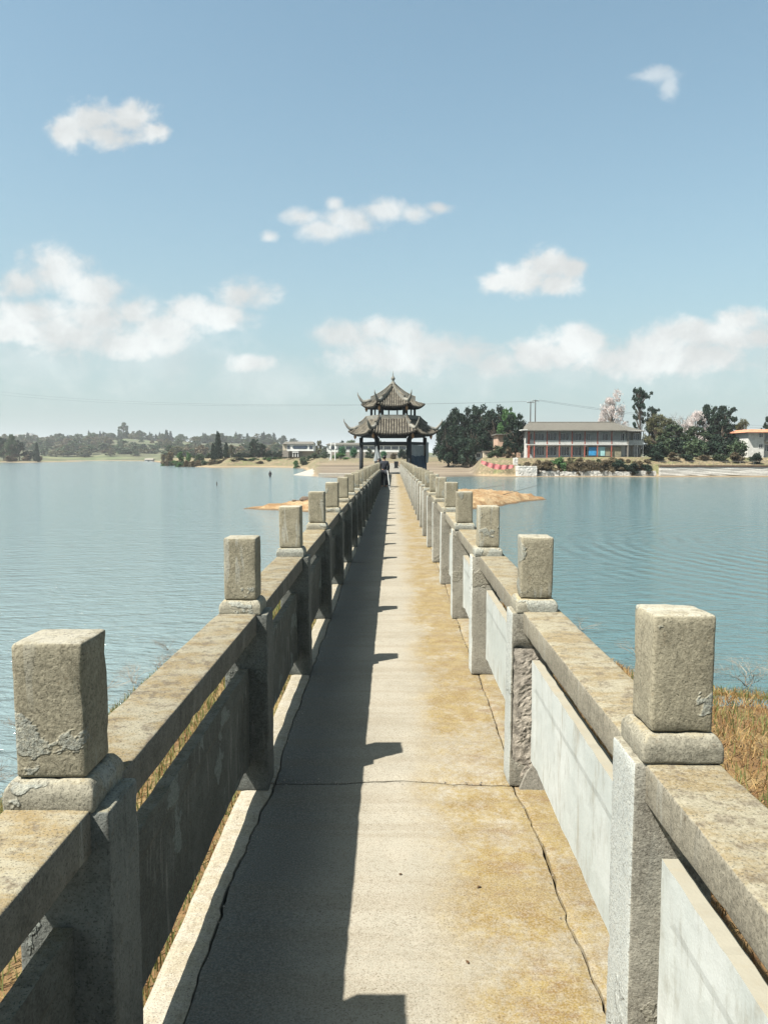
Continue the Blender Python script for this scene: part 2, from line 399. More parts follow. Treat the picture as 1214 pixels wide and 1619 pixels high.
# water
def water_mat():
    m, t, b = new_mat('lake_water')
    P = t.pos(); X, Y, Z = t.sep(P)
    dist = t.v('LENGTH', P)
    def rot(a, sx_, sy_):
        c, q = math.cos(a), math.sin(a)
        return t.comb(t.m('MULTIPLY', t.m('ADD', t.m('MULTIPLY', X, c), t.m('MULTIPLY', Y, q)), sx_),
                      t.m('MULTIPLY', t.m('ADD', t.m('MULTIPLY', X, -q), t.m('MULTIPLY', Y, c)), sy_), 0.0)
    w1 = t.noise(rot(0.22, 0.5, 1.9), 1.0, 3, 0.5, 0.6)
    w2 = t.noise(rot(-0.25, 1.6, 5.2), 1.0, 3, 0.55, 0.5)
    w3 = t.noise(rot(0.5, 5.0, 11.0), 1.0, 3, 0.55, 0.3)
    # rings spreading on the right hand side
    r = t.v('LENGTH', t.v('MULTIPLY', t.v('SUBTRACT', P, (26.0, 33.0, 0.0)), (1, 1, 0)))
    ring = t.m('SINE', t.m('ADD', t.m('MULTIPLY', r, 7.5), t.m('MULTIPLY', t.noise(P, .25, 3), 10.0)))
    ringm = t.m('MULTIPLY', t.ss(r, 30.0, 10.0, 0.0, 1.0), t.ss(X, 2.0, 4.0))
    side = t.ss(X, -3.0, 3.0)
    amp = t.m('SUBTRACT', 1.0, t.m('MULTIPLY', side, 0.35))
    h = t.m('ADD', t.m('MULTIPLY', w1, 1.1), t.m('ADD', t.m('MULTIPLY', w2, 0.62), t.m('MULTIPLY', w3, 0.24)))
    h = t.m('MULTIPLY', h, amp)
    h = t.m('ADD', h, t.m('MULTIPLY', t.m('MULTIPLY', ring, ringm), t.m('MULTIPLY', t.ss(t.noise(rot(0.3, .12, .3), 1.0, 4, .6), .35, .65), 0.34)))
    fade = t.ss(dist, 14.0, 130.0, 0.20, 0.10)
    t.put(b.inputs['Normal'], t.bump(h, 0.9, fade))
    tur = t.noise(P, 0.03, 3, 0.5)
    col = t.mix(side, (0.110, 0.150, 0.158), (0.055, 0.100, 0.108))
    near = t.ss(dist, 10.0, 30.0, 0.55, 1.0)
    t.put(b.inputs['Base Color'], col)
    b.inputs['Roughness'].default_value = 0.09; b.inputs['IOR'].default_value = 1.333
    b.inputs['Specular IOR Level'].default_value = 0.5
    return m
M_water = water_mat()

def terrain_mat():
    m, t, b = new_mat('shore_earth')
    P = t.pos(); X, Y, Z = t.sep(P)
    n1 = t.noise(P, 0.05, 6, 0.6); n2 = t.noise(P, 0.35, 6, 0.65); n3 = t.noise(P, 2.5, 5, 0.65)
    sand = t.mix(t.ss(n3, .3, .7), (0.33, 0.24, 0.14), (0.42, 0.33, 0.21))
    mud = t.mix(t.ss(t.noise(t.sc(P, (.03, .35, 3.0)), 1.0, 5, .6), .42, .58), (0.155, 0.125, 0.09), (0.29, 0.235, 0.17))
    grass = t.mix(t.ss(n3, .35, .65), (0.12, 0.14, 0.055), (0.27, 0.24, 0.12))
    field = t.mix(t.ss(n1, .4, .6), (0.11, 0.145, 0.065), (0.19, 0.20, 0.10))
    scrub = t.mix(t.ss(n2, .4, .6), (0.09, 0.085, 0.05), (0.21, 0.17, 0.10))
    low = t.ss(t.m('ADD', Z, t.m('MULTIPLY', t.m('SUBTRACT', n2, .5), 0.8)), 0.15, 0.7)
    col = t.mix(low, sand, t.mix(t.ss(n2, .38, .52), grass, t.mix(t.ss(n3, .45, .7), scrub, sand)))
    far = t.ss(Y, 500, 620)
    hillc = t.mix(t.ss(t.noise(t.sc(P, (.012, .03, .1)), 1.0, 6, .6), .40, .52), field, t.mix(.5, scrub, (0.06, 0.09, 0.045)))
    col = t.mix(t.m('MULTIPLY', far, low), col, hillc)
    # the dried mud flat ahead of the bridge
    ang = t.m('DIVIDE', X, t.m('MAXIMUM', Y, 1.0))
    flat = t.m('MULTIPLY', t.ss(ang, -0.115, -0.09), t.ss(ang, 0.10, 0.118, 1.0, 0.0))
    flat = t.m('MULTIPLY', flat, t.ss(Y, 198, 212, 1.0, 0.0))
    col = t.mix(flat, col, mud)
    col = t.mix(t.ss(Z, 0.03, 0.16, 0.6, 0.0), col, (0.09, 0.07, 0.05))
    t.put(b.inputs['Base Color'], col)
    t.put(b.inputs['Normal'], t.bump(n3, 0.6, 0.1))
    return m
M_land = terrain_mat()
def sandbar_mat():
    m, t, b = new_mat('orange_sand'); P = t.pos(); X, Y, Z = t.sep(P)
    n1 = t.noise(P, .8, 6, .65); n2 = t.noise(P, 5.0, 6, .7)
    col = t.mix(t.ss(n1, .38, .62), (0.34, 0.20, 0.09), (0.50, 0.37, 0.21)); col = t.mix(t.ss(n2, .48, .66, 0, .75), col, (0.20, 0.11, 0.05))
    zz = t.m('ADD', Z, t.m('MULTIPLY', t.m('SUBTRACT', n2, .5), .15))
    col = t.mix(t.ss(zz, .04, .14, .8, 0.0), col, (0.11, 0.075, 0.045))
    t.put(b.inputs['Base Color'], col); t.put(b.inputs['Normal'], t.bump(t.m('ADD', n1, n2), .9, .12)); return m
M_sandbar = sandbar_mat()
def bank_mat():
    m, t, b = new_mat('grass_bank_soil')
    P = t.pos()
    n2 = t.noise(P, 1.6, 6, .65); n3 = t.noise(P, 14, 5, .65)
    col = t.mix(t.ss(n2, .4, .6), (0.22, 0.13, 0.055), (0.30, 0.22, 0.10))
    col = t.mix(t.ss(n3, .45, .65, 0, .7), col, (0.12, 0.065, 0.03))
    t.put(b.inputs['Base Color'], col); t.put(b.inputs['Normal'], t.bump(n3, .9, .03)); return m
M_bank = bank_mat()

def leafmat(name, A, B, trans=0.25, spec=0.2):
    m, t, b = new_mat(name)
    g = t.n.new('ShaderNodeNewGeometry'); oi = t.n.new('ShaderNodeObjectInfo')
    r = g.outputs['Random Per Island']
    col = t.mix(r, A, B)
    k = t.m('ADD', 0.78, t.m('MULTIPLY', oi.outputs['Random'], 0.44))
    col = t.mix(1.0, col, t.comb(k, k, k), 'MULTIPLY')
    t.put(b.inputs['Base Color'], col); b.inputs['Roughness'].default_value = 0.6
    b.inputs['Specular IOR Level'].default_value = spec
    tr = t.n.new('ShaderNodeBsdfTranslucent'); t.put(tr.inputs[0], col)
    mx = t.n.new('ShaderNodeMixShader'); mx.inputs[0].default_value = trans
    t.l.new(b.outputs[0], mx.inputs[1]); t.l.new(tr.outputs[0], mx.inputs[2])
    t.l.new(mx.outputs[0], m.node_tree.nodes['Material Output'].inputs[0])
    return m
L_dark = leafmat('banyan_leaves', (0.012, 0.028, 0.022), (0.042, 0.075, 0.045), 0.10, 0.12)
L_mid = leafmat('broadleaf_leaves', (0.045, 0.085, 0.045), (0.11, 0.155, 0.075))
L_fresh = leafmat('fresh_leaves', (0.07, 0.17, 0.055), (0.13, 0.26, 0.09), .35)
L_round = leafmat('clipped_shrub_leaves', (0.03, 0.13, 0.055), (0.06, 0.20, 0.085))
L_con = leafmat('conifer_needles', (0.018, 0.038, 0.030), (0.048, 0.078, 0.055), .1, .12)
L_olive = leafmat('olive_leaves', (0.10, 0.11, 0.05), (0.18, 0.17, 0.085), .3)
L_blossom = leafmat('pink_white_blossom', (0.62, 0.52, 0.50), (0.95, 0.88, 0.85), .35)
L_bare = leafmat('bare_twigs', (0.20, 0.16, 0.12), (0.32, 0.27, 0.21), .1)
L_scrub = leafmat('dry_scrub', (0.11, 0.085, 0.05), (0.23, 0.185, 0.11), .25)
L_reed = leafmat('green_reeds', (0.07, 0.19, 0.07), (0.14, 0.30, 0.12), .35)
L_grass = leafmat('dry_grass', (0.26, 0.12, 0.04), (0.66, 0.46, 0.20), .35)
L_grassg = leafmat('green_grass', (0.14, 0.22, 0.06), (0.40, 0.40, 0.16), .35)
L_twig = leafmat('pale_twigs', (0.26, 0.21, 0.16), (0.42, 0.36, 0.29), .1)
M_bark = plain('bark', (0.10, 0.08, 0.06), .9, .35, 6)
# ------------------------------------------------------------------ water and terrain
def W(px, py):
    d = EYE * F / (py - 722.0); return ((px - 622) / F * d, d)
def XZ(px, py, d): return ((px - 622) / F * d, EYE + (722 - py) / F * d)
def ss(x, a, b):
    q = np.clip((x - a) / (b - a), 0, 1); return q * q * (3 - 2 * q)
def sdist(X, Y, poly):
    poly = np.array(poly); n = len(poly)
    best = np.full(X.shape, 1e18); inside = np.zeros(X.shape, bool)
    for i in range(n):
        ax, ay = poly[i]; bx, by = poly[(i + 1) % n]
        ex, ey = bx - ax, by - ay; l2 = ex * ex + ey * ey + 1e-9
        q = np.clip(((X - ax) * ex + (Y - ay) * ey) / l2, 0, 1)
        dd = (X - ax - q * ex) ** 2 + (Y - ay - q * ey) ** 2
        best = np.minimum(best, dd)
        c = ((ay > Y) != (by > Y)) & (X < (bx - ax) * (Y - ay) / (by - ay + 1e-12) + ax)
        inside ^= c
    return np.where(inside, 1, -1) * np.sqrt(best)
def nfield(X, Y, s, seed=0.0, o=3):
    out = np.empty(X.size)
    xf, yf = X.ravel() * s, Y.ravel() * s
    for i in range(X.size): out[i] = mnoise.fractal(Vector((xf[i] + seed, yf[i], seed)), 1.0, 2.0, o)
    return out.reshape(X.shape)

R = 9000.0
mesh('lake_water', [(-R, -R, 0), (R, -R, 0), (R, R, 0), (-R, R, 0)], [(0, 1, 2, 3)], M_water)['kind'] = 'structure'
M_bed = plain('lake_bed', (0.05, 0.06, 0.05), 1)
mesh('lake_bed', [(-R, -R, -3), (R, -R, -3), (R, R, -3), (-R, R, -3)], [(0, 1, 2, 3)], M_bed)['kind'] = 'structure'

SHORE = [(-3500, 400), (-900, 480), W(-150, 730.5), W(0, 731), W(38, 731.4), W(60, 731), (W(68, 731)[0], 620), W(72, 728.3), W(120, 728.2), W(180, 728.2), W(235, 729.2), W(262, 733),
         W(280, 737), W(335, 739.5), W(400, 738.6), W(455, 739.5), W(478, 741), W(485, 746), W(492, 753.5), W(530, 755.5), W(600, 755.5), W(680, 754), W(745, 753.2), W(790, 754.3),
         W(830, 754.0), W(900, 753.9), W(980, 753.9), W(1030, 754.0), W(1120, 753.9), W(1214, 753.9), W(1400, 753.9), (400, 60), (900, 30), (3500, 400), (6500, 6500), (-6500, 6500)]
HA = [-900, 0, 100, 200, 250, 330, 450, 540, 700, 1200, 2400]; HV = [17, 19, 20, 27, 24, 21, 18, 8, 5, 5, 12]
def land_h(X, Y, sd):
    a = 622 + F * X / np.maximum(Y, 1.0)
    hill = np.interp(a, HA, HV) * ss(Y, 680, 1180)
    left = 0.35 * ss(sd, 0, 3) + 3.1 * ss(sd, 4, 16)
    farl = 1.4 * ss(sd, 0, 30) + 2.0 * ss(sd, 20, 120)
    wl_far = 1 - ss(a, 240, 275)
    L = left * (1 - wl_far) + farl * wl_far
    Cc = np.interp(Y, [144, 150, 165, 200, 206, 230, 340], [0, .22, .55, 1.35, 2.75, 3.2, 3.6]) * ss(sd, -0.5, 2)
    Rr = 0.16 * ss(sd, 0, 2.5) + 2.25 * ss(sd, 5.0, 6.2) + 1.35 * ss(sd, 7, 12)
    wl = 1 - ss(a, 484, 505); wr = ss(a, 742, 765)
    h = L * wl + Rr * wr + Cc * (1 - wl) * (1 - wr)
    h = np.where(sd > 0, h, np.maximum(-1.5, sd * 0.2))
    return h + hill
az = np.radians(np.linspace(-58, 58, 560)); rr = np.exp(np.linspace(math.log(115), math.log(6000), 230))
rr = np.sort(np.concatenate([rr, np.linspace(140, 215, 60)]))
AZ, RR = np.meshgrid(az, rr); X = RR * np.sin(AZ); Y = RR * np.cos(AZ)
nz = nfield(X, Y, 0.02, 3.0); 
sd = sdist(X, Y, SHORE) + nfield(X, Y, 0.11, 1.0) * 1.1
Z = land_h(X, Y, sd) + np.where(sd > 1, nz * 0.4 * ss(sd, 4.5, 8) + nz * 3.0 * ss(Y, 650, 900), 0)
nr, na = X.shape
V = np.stack([X, Y, Z], -1).reshape(-1, 3)
ii = np.arange(nr * na).reshape(nr, na)
Fq = np.stack([ii[:-1, :-1], ii[:-1, 1:], ii[1:, 1:], ii[1:, :-1]], -1).reshape(-1, 4)
keep = (Z.ravel()[Fq] > -0.6).any(1)
shore = mesh('shore_land', V, Fq[keep].tolist(), M_land, smooth=True); shore['kind'] = 'structure'
def gz(x, y):
    x = np.array([float(x)]); y = np.array([float(y)])
    s = sdist(x, y, SHORE); return float(land_h(x, y, s)[0])

def patch(name, poly, step, mat, hf, pad=2):
    P = np.array(poly); x0, y0 = P.min(0) - pad; x1, y1 = P.max(0) + pad
    xs = np.arange(x0, x1, step); ys = np.arange(y0, y1, step)
    X, Y = np.meshgrid(xs, ys); s = sdist(X, Y, poly) + nfield(X, Y, 0.9, 5.0) * 0.35
    Z = hf(X, Y, s); ii = np.arange(X.size).reshape(X.shape)
    Fq = np.stack([ii[:-1, :-1], ii[:-1, 1:], ii[1:, 1:], ii[1:, :-1]], -1).reshape(-1, 4)
    keep = (Z.ravel()[Fq] > -0.3).any(1)
    o = mesh(name, np.stack([X, Y, Z], -1).reshape(-1, 3), Fq[keep].tolist(), mat, smooth=True); o['kind'] = 'structure'
    return o
BAR = [(-11.6, 58), (-8, 56), (-3, 52.5), (2, 53), (5.5, 57), (8.5, 61), (11, 66.5), (14.2, 71), (10, 74), (4, 76.5), (-2, 72), (-6, 66), (-9, 61)]
def bar_h(X, Y, s): return np.where(s > 0, (0.62 + .4 * np.clip((X - 2) / 4, 0, 1)) * (1 - np.exp(-s / 1.6)) + nfield(X, Y, 1.3, 2.0, 4) * 0.16 * np.minimum(s, 1), s * 0.25)
patch('sandbar', BAR, 0.22, M_sandbar, bar_h)
BANK = [(-5.2, -8), (-4.7, 3), (-4.4, 8), (-4.28, 12.4), (-4.1, 16), (-2.6, 19.5), (-1, 21), (1.6, 20.6), (3.1, 18), (3.9, 15.6), (4.2, 13.0), (4.7, 11.4), (6.6, 10.7), (9, 10.4), (12, 9.6), (16, 8), (18, -8)]
def bank_h(X, Y, s): return np.where(s > 0, 1.05 * (1 - np.exp(-s / 1.5)) + nfield(X, Y, 1.1, 7.0, 4) * 0.07, s * 0.3)
patch('grass_bank', BANK, 0.16, M_bank, bank_h, 1)

# ------------------------------------------------------------------ bridge deck
def dz(y): return EYE - float(np.interp(y, [-6, 2, 4.1, 6.2, 8.4, 10.5, 13, 75], [1.87, 1.86, 1.845, 1.81, 1.785, 1.75, 1.735, 1.73]))
DECK_END = 75.6
def eL(y): return -0.69 + 0.016 * fbm(0, y, 3, 1.1) + 0.008 * fbm(4, y, 0, 6) + 0.006 * fbm(4, y, 2, 18) + (0.03 * math.exp(-((y - 4.2) / .35) ** 2))
def eR(y): return 0.70 + 0.016 * fbm(9, y, 3, 1.1) + 0.008 * fbm(7, y, 0, 6) + 0.006 * fbm(7, y, 2, 18) - (0.03 * math.exp(-((y - 4.2) / .35) ** 2))
def gap(y, s): return 0.004 + 0.005 * abs(fbm(s * 9, y, 1, 22)) + 0.007 * max(0, fbm(s * 5, y, 0, 2.2) + .35) + (0.008 if y < 4.2 else 0) * max(0, fbm(s, y, 8, 5) + .3)
JOINTS = [-5.0, 4.13, 12.4, 20.6, 28.9, 37.0, 45.4, 53.7, 62.0, 70.2, DECK_END]
def jy(i, x):
    y0 = JOINTS[i]
    if i == 1: return y0 + 0.02 + 0.035 * fbm(x, 2, 0, 1.6) + 0.014 * fbm(x, 0, 0, 9) + 0.006 * fbm(x, 0, 4, 30) + 0.07 * math.exp(-((x - 0.02) / .28) ** 2)
    return y0 + 0.004 * fbm(x, i, 0, 7)
deck = empty('bridge_deck', (0, 0, 0)); deck['kind'] = 'structure'
def strip(name, xa, xb, ya, yb, nx, mat, parent, thick=0.16, zoff=0.0, seed=0.0, rough=0.0015, zvar=0.0):
    """slab between two wavy side edges xa(y), xb(y) and two wavy end joints ya(x), yb(x)"""
    L = yb(0) - ya(0); ny = max(8, int(L / 0.045)) if ya(0) < 8 and L < 12 else max(4, int(L / 0.25))
    V = []; Fc = []
    for j in range(ny + 1):
        q = j / ny; ym = ya(0) * (1 - q) + yb(0) * q
        for i in range(nx + 1):
            x = xa(ym) * (1 - i / nx) + xb(ym) * (i / nx)
            y = ya(x) * (1 - q) + yb(x) * q
            z = dz(y) + zoff + rough * fbm(x + seed, y, 0, 8) + 0.002 * fbm(x, y, seed, .9)
            ed = min(i, nx - i, j * 1.0, (ny - j) * 1.0)
            if ed == 0: z -= 0.004 + 0.004 * abs(fbm(x, y, 3, 12))
            V.append((x, y, z))
    n = len(V)
    for j in range(ny):
        for i in range(nx):
            a = j * (nx + 1) + i; Fc.append((a, a + 1, a + nx + 2, a + nx + 1))
    ring = [i for i in range(nx + 1)] + [j * (nx + 1) + nx for j in range(1, ny + 1)] + [ny * (nx + 1) + i for i in range(nx - 1, -1, -1)] + [j * (nx + 1) for j in range(ny - 1, 0, -1)]
    for k in ring: V.append((V[k][0], V[k][1], dz(V[k][1]) + zoff - thick))
    m_ = len(ring)
    for k in range(m_):
        a, b = ring[k], ring[(k + 1) % m_]; Fc.append((b, a, n + k, n + (k + 1) % m_))
    Fc.append(tuple(n + k for k in range(m_))[::-1])
    return mesh(name, V, Fc, mat, parent)
for i in range(len(JOINTS) - 1):
    g = 0.016 if i in (0, 1) else 0.007
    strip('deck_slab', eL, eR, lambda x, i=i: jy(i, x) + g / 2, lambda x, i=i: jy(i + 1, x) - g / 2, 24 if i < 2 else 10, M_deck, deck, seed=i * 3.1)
    strip('kerb', lambda y: -0.842 + .006 * fbm(1, y, 0, 5), lambda y: eL(y) - gap(y, 1), lambda x, i=i: jy(i, x) + .01, lambda x, i=i: jy(i + 1, x) - .01, 6, M_kerb, deck, 0.2, 0.004, seed=i * 5 + 1)
    strip('kerb', lambda y: eR(y) + gap(y, 2), lambda y: 0.872 + .006 * fbm(2, y, 0, 5), lambda x, i=i: jy(i, x) + .01, lambda x, i=i: jy(i + 1, x) - .01, 6, M_deck, deck, 0.2, 0.004, seed=i * 5 + 2)
for s in (-1, 1):
    V = []; Fc = []
    for j, y in enumerate(np.arange(-5, DECK_END + .1, 2.0)):
        z = dz(y)
        V += [(s * .60, y, z - .17), (s * .86, y, z - .21), (s * .86, y, z - .62), (s * .60, y, z - .62)]
        if j:
            a = (j - 1) * 4
            for k in range(4): Fc.append((a + k, a + (k + 1) % 4, a + 4 + (k + 1) % 4, a + 4 + k))
    mesh('girder', V, Fc, M_beam, deck)
mbf = MB()
for y0, y1 in zip(JOINTS[:-1], JOINTS[1:]):
    mbf.box(-.85, .85, y0, y1, dz((y0 + y1) / 2) - .30, min(dz(y0), dz(y1)) - .205)
mbf.build('soffit_slab', M_beam, deck)
for y in range(4, 76, 8):
    z = dz(y)
    mb = MB().box(-1.0, 1.0, y - .25, y + .25, z - 1.0, z - .63); mb.box(-.75, -.4, y - .18, y + .18, -3, z - 1.0); mb.box(.4, .75, y - .18, y + .18, -3, z - 1.0)
    mb.build('pier', M_beam, deck)
# plain walkway from the pavilion to the shore
wk = MB(); wk.box(-.95, .95, 82.6, 205, 2.0, 2.262)
for y in range(90, 205, 12): wk.box(-.7, .7, y - .2, y + .2, -3, 2.0)
wk.build('far_walkway', M_beam)['kind'] = 'structure'

# ------------------------------------------------------------------ balustrades
POST_TOP, RAIL_TOP, RAIL_T = 1.405, 1.0, 0.115
def mpost(seed, near):
    n = (5, 5, 16) if near else (1, 1, 1)
    a = 0.0011 if near else 0
    low = rbox(.235, .205, 0.99, .010, (6, 5, 30) if near else (1, 1, 1), a * 1.2, seed, 14, 0.006 if near else 0)
    sh = rbox(.176, .168, POST_TOP - 1.065,   .011, (6, 6, 12) if near else (1, 1, 1), a, seed + 3, 20, 0.005 if near else 0)
    return low, sh
def collar_geo(seed, near):
    # plinth with sloping shoulders under the shaft
    V, Fc = rbox(.228, .212, .078, .008, (12, 12, 5) if near else (1, 1, 1), .0022 if near else 0, seed, 30, .006 if near else 0)
    V = [(x * (1 - .16 * max(0, (z - .052) / .026)), y * (1 - .16 * max(0, (z - .052) / .026)), z) for x, y, z in V]
    return V, Fc
def panel_geo(s, L, near, seed):
    """panel lying in y from 0 to L, inner face at x=0, body outward (+x*s); raised top band"""
    mb = MB(); t_ = .05
    if not near:
        mb.box(*(sorted((0.012 * s, t_ * s))), 0, L, .15, .575); mb.box(*(sorted((0, t_ * s))), 0, L, .575, .715)
        mb.box(*(sorted((0.0, t_ * s))), 0, .09, .15, .575); mb.box(*(sorted((0.0, t_ * s))), L - .09, L, .15, .575)
        return mb.V, mb.F
    ny, nz_ = int(L / .035), 18
    zs = np.linspace(.15, .715 if s > 0 else .695, nz_ + 1); V = []; Fc = []
    for j in range(ny + 1):
        y = L * j / ny
        for k in range(nz_ + 1):
            z = zs[k]; x = 0.0
            if z < .575 and .10 < y < L - .10: x = 0.012 if s < 0 else 0.004
            x += .0018 * fbm(y + seed, z, seed, 9) + .003 * fbm(y + seed, z, 0, 2)
            zz = z; yy = y
            if k == nz_: zz += .006 * fbm(y, seed, 0, 10)
            if k == 0: zz += .012 * fbm(y, seed, 4, 3)
            c = fbm(seed, z, 2, 4)
            V.append((x * s, yy, zz))
    n = len(V)
    for j in range(ny):
        for k in range(nz_):
            a = j * (nz_ + 1) + k; q = (a, a + 1, a + nz_ + 2, a + nz_ + 1); Fc.append(q if s < 0 else q[::-1])
    for j in range(ny + 1):
        for k in range(nz_ + 1): V.append((t_ * s, L * j / ny, V[j * (nz_ + 1) + k][2]))
    for j in range(ny):
        for k in range(nz_):
            a = n + j * (nz_ + 1) + k; q = (a, a + nz_ + 1, a + nz_ + 2, a + 1); Fc.append(q if s < 0 else q[::-1])
        for k in (0, nz_):
            a = j * (nz_ + 1) + k; b = a + nz_ + 1; Fc.append((a, b, n + b, n + a))
    for j in (0, ny):
        for k in range(nz_):
            a = j * (nz_ + 1) + k; Fc.append((a, a + 1, n + a + 1, n + a))
    return V, Fc
def me_of(name, VF, mat, smooth=True):
    me = bpy.data.meshes.new(name); me.from_pydata([tuple(v) for v in VF[0]], [], VF[1]); me.materials.append(mat)
    if smooth:
        me.polygons.foreach_set('use_smooth', [True] * len(me.polygons)); me.set_sharp_from_angle(angle=math.radians(40))
    return me
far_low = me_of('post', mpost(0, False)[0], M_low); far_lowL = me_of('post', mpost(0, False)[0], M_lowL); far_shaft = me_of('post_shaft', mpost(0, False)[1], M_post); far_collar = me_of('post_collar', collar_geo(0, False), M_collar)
PER = 2.075
def balustrade(s):
    nm_ = 'left' if s < 0 else 'right'
    root = empty('balustrade', (0, 0, 0))
    tag(root, 'shaded mossy concrete balustrade on the left edge of the footbridge, dark panels facing the path' if s < 0 else
        'sunlit concrete balustrade on the right edge of the footbridge, whitewashed panels facing the path', 'balustrade', 'concrete balustrades of the footbridge')
    first = [1.79, 4.06, 6.17] if s < 0 else [2.10, 4.13, 6.2]
    ys = [first[0] - 2 * PER, first[0] - PER] + first
    while ys[-1] + PER < DECK_END - .2: ys.append(ys[-1] + PER)
    xc = -.805 if s < 0 else .762              # centre line of the lower posts
    xs_ = -.838 if s < 0 else .782             # centre line of the shafts
    xr0 = .742 if s < 0 else .712              # inner edge of the rail
    xp = .79 if s < 0 else .765
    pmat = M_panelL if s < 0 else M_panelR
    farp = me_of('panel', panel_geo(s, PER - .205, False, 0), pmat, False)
    for i, y in enumerate(ys):
        near = i < 9
        ox = .03 if (s > 0 and i == 2) else 0.0
        z = dz(y) + (.012 if ox else 0); sd_ = i * 7.3 + (50 if s > 0 else 0)
        tilt = (random.uniform(-.008, .008), random.uniform(-.010, .010), random.uniform(-.015, .015))
        if near:
            lo, sh = mpost(sd_, True)
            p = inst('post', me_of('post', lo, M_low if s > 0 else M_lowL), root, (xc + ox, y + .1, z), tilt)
            if s > 0 and i == 3:   # spalled post with exposed aggregate and a rusty bar
                V, Fc = lo; V2 = []
                for (vx, vy, vz) in V:
                    if vy < -.09 and -.075 < vx < .10 and .16 < vz < .80:
                        vy += .022 + .014 * fbm(vx, vz, 3, 24)
                    V2.append((vx, vy, vz))
                p.data = me_of('post', (V2, Fc), M_low)
                Vr = []; Fr = []
                nx_, nz2 = 16, 60
                for a in range(nz2 + 1):
                    for b in range(nx_ + 1):
                        vz = .05 + .74 * a / nz2; vx = -.10 + .20 * b / nx_ + .008 * fbm(a * .3, 0, b, 1)
                        e = max(0, min(1, 1.6 - abs(vx) / .06)) * max(0, min(1, (vz - .03) * 14)) * max(0, min(1, (.80 - vz) * 12))
                        Vr.append((vx, -.101 - .012 * e * (0.2 + abs(fbm(vx, vz, 0, 45))) - .012 * e * fbm(vx, vz, 4, 12), vz))
                for a in range(nz2):
                    for b in range(nx_):
                        k = a * (nx_ + 1) + b; Fr.append((k, k + 1, k + nx_ + 2, k + nx_ + 1))
                mesh('broken_face', Vr, Fr, M_rubble, p)
                MB().tube([(.012, -.125, .62), (.016, -.128, .5), (.012, -.124, .34)], .006, 6).build('reinforcing_bar', M_rust, p)
                mw = MB().add([(-.06, -.108, .0), (.115, -.108, .0), (.115, -.106, .18), (.05, -.106, .20), (-.03, -.107, .08)], [(0, 1, 2, 3, 4)])
                mw.add([(-.06, -.135, .0), (.115, -.14, .0), (.115, -.112, .17), (.06, -.112, .19), (-.02, -.122, .09)], [(0, 1, 2, 3, 4)])
                for q in range(5):
                    k = (q + 1) % 5; mw.F.append((q, k, 5 + k, 5 + q))
                mw.build('mortar_repair', M_beam, p)
            inst('post_collar', me_of('post_collar', collar_geo(sd_ + 1, True), M_collar), p, (xs_ - xc, 0, .985))
            inst('post_shaft', me_of('post_shaft', sh, M_post), p, (xs_ - xc, 0, 1.065), (0, 0, random.uniform(-.02, .02)))
        else:
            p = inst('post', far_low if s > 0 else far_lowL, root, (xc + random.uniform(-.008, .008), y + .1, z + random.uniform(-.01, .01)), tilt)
            inst('post_collar', far_collar, p, (xs_ - xc, 0, .985)); inst('post_shaft', far_shaft, p, (xs_ - xc, 0, 1.065))
        if i + 1 < len(ys):
            y2 = ys[i + 1]; L = y2 - y - .205
            slope = math.atan2(dz(y2) - dz(y), y2 - y)
            rl = rbox(.215, y2 - y - .06, RAIL_T, .009, (5, 48 if near else 1, 3), .0014 if near else 0, sd_ + 9, 12, .004 if near else 0)
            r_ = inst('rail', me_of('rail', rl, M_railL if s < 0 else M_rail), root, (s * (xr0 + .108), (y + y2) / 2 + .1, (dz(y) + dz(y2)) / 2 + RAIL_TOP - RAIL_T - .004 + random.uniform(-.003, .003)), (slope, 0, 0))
            if near:
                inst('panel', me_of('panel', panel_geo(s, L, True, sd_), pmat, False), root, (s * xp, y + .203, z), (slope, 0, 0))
            else:
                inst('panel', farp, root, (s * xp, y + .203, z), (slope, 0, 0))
    return root
balustrade(-1); balustrade(1)
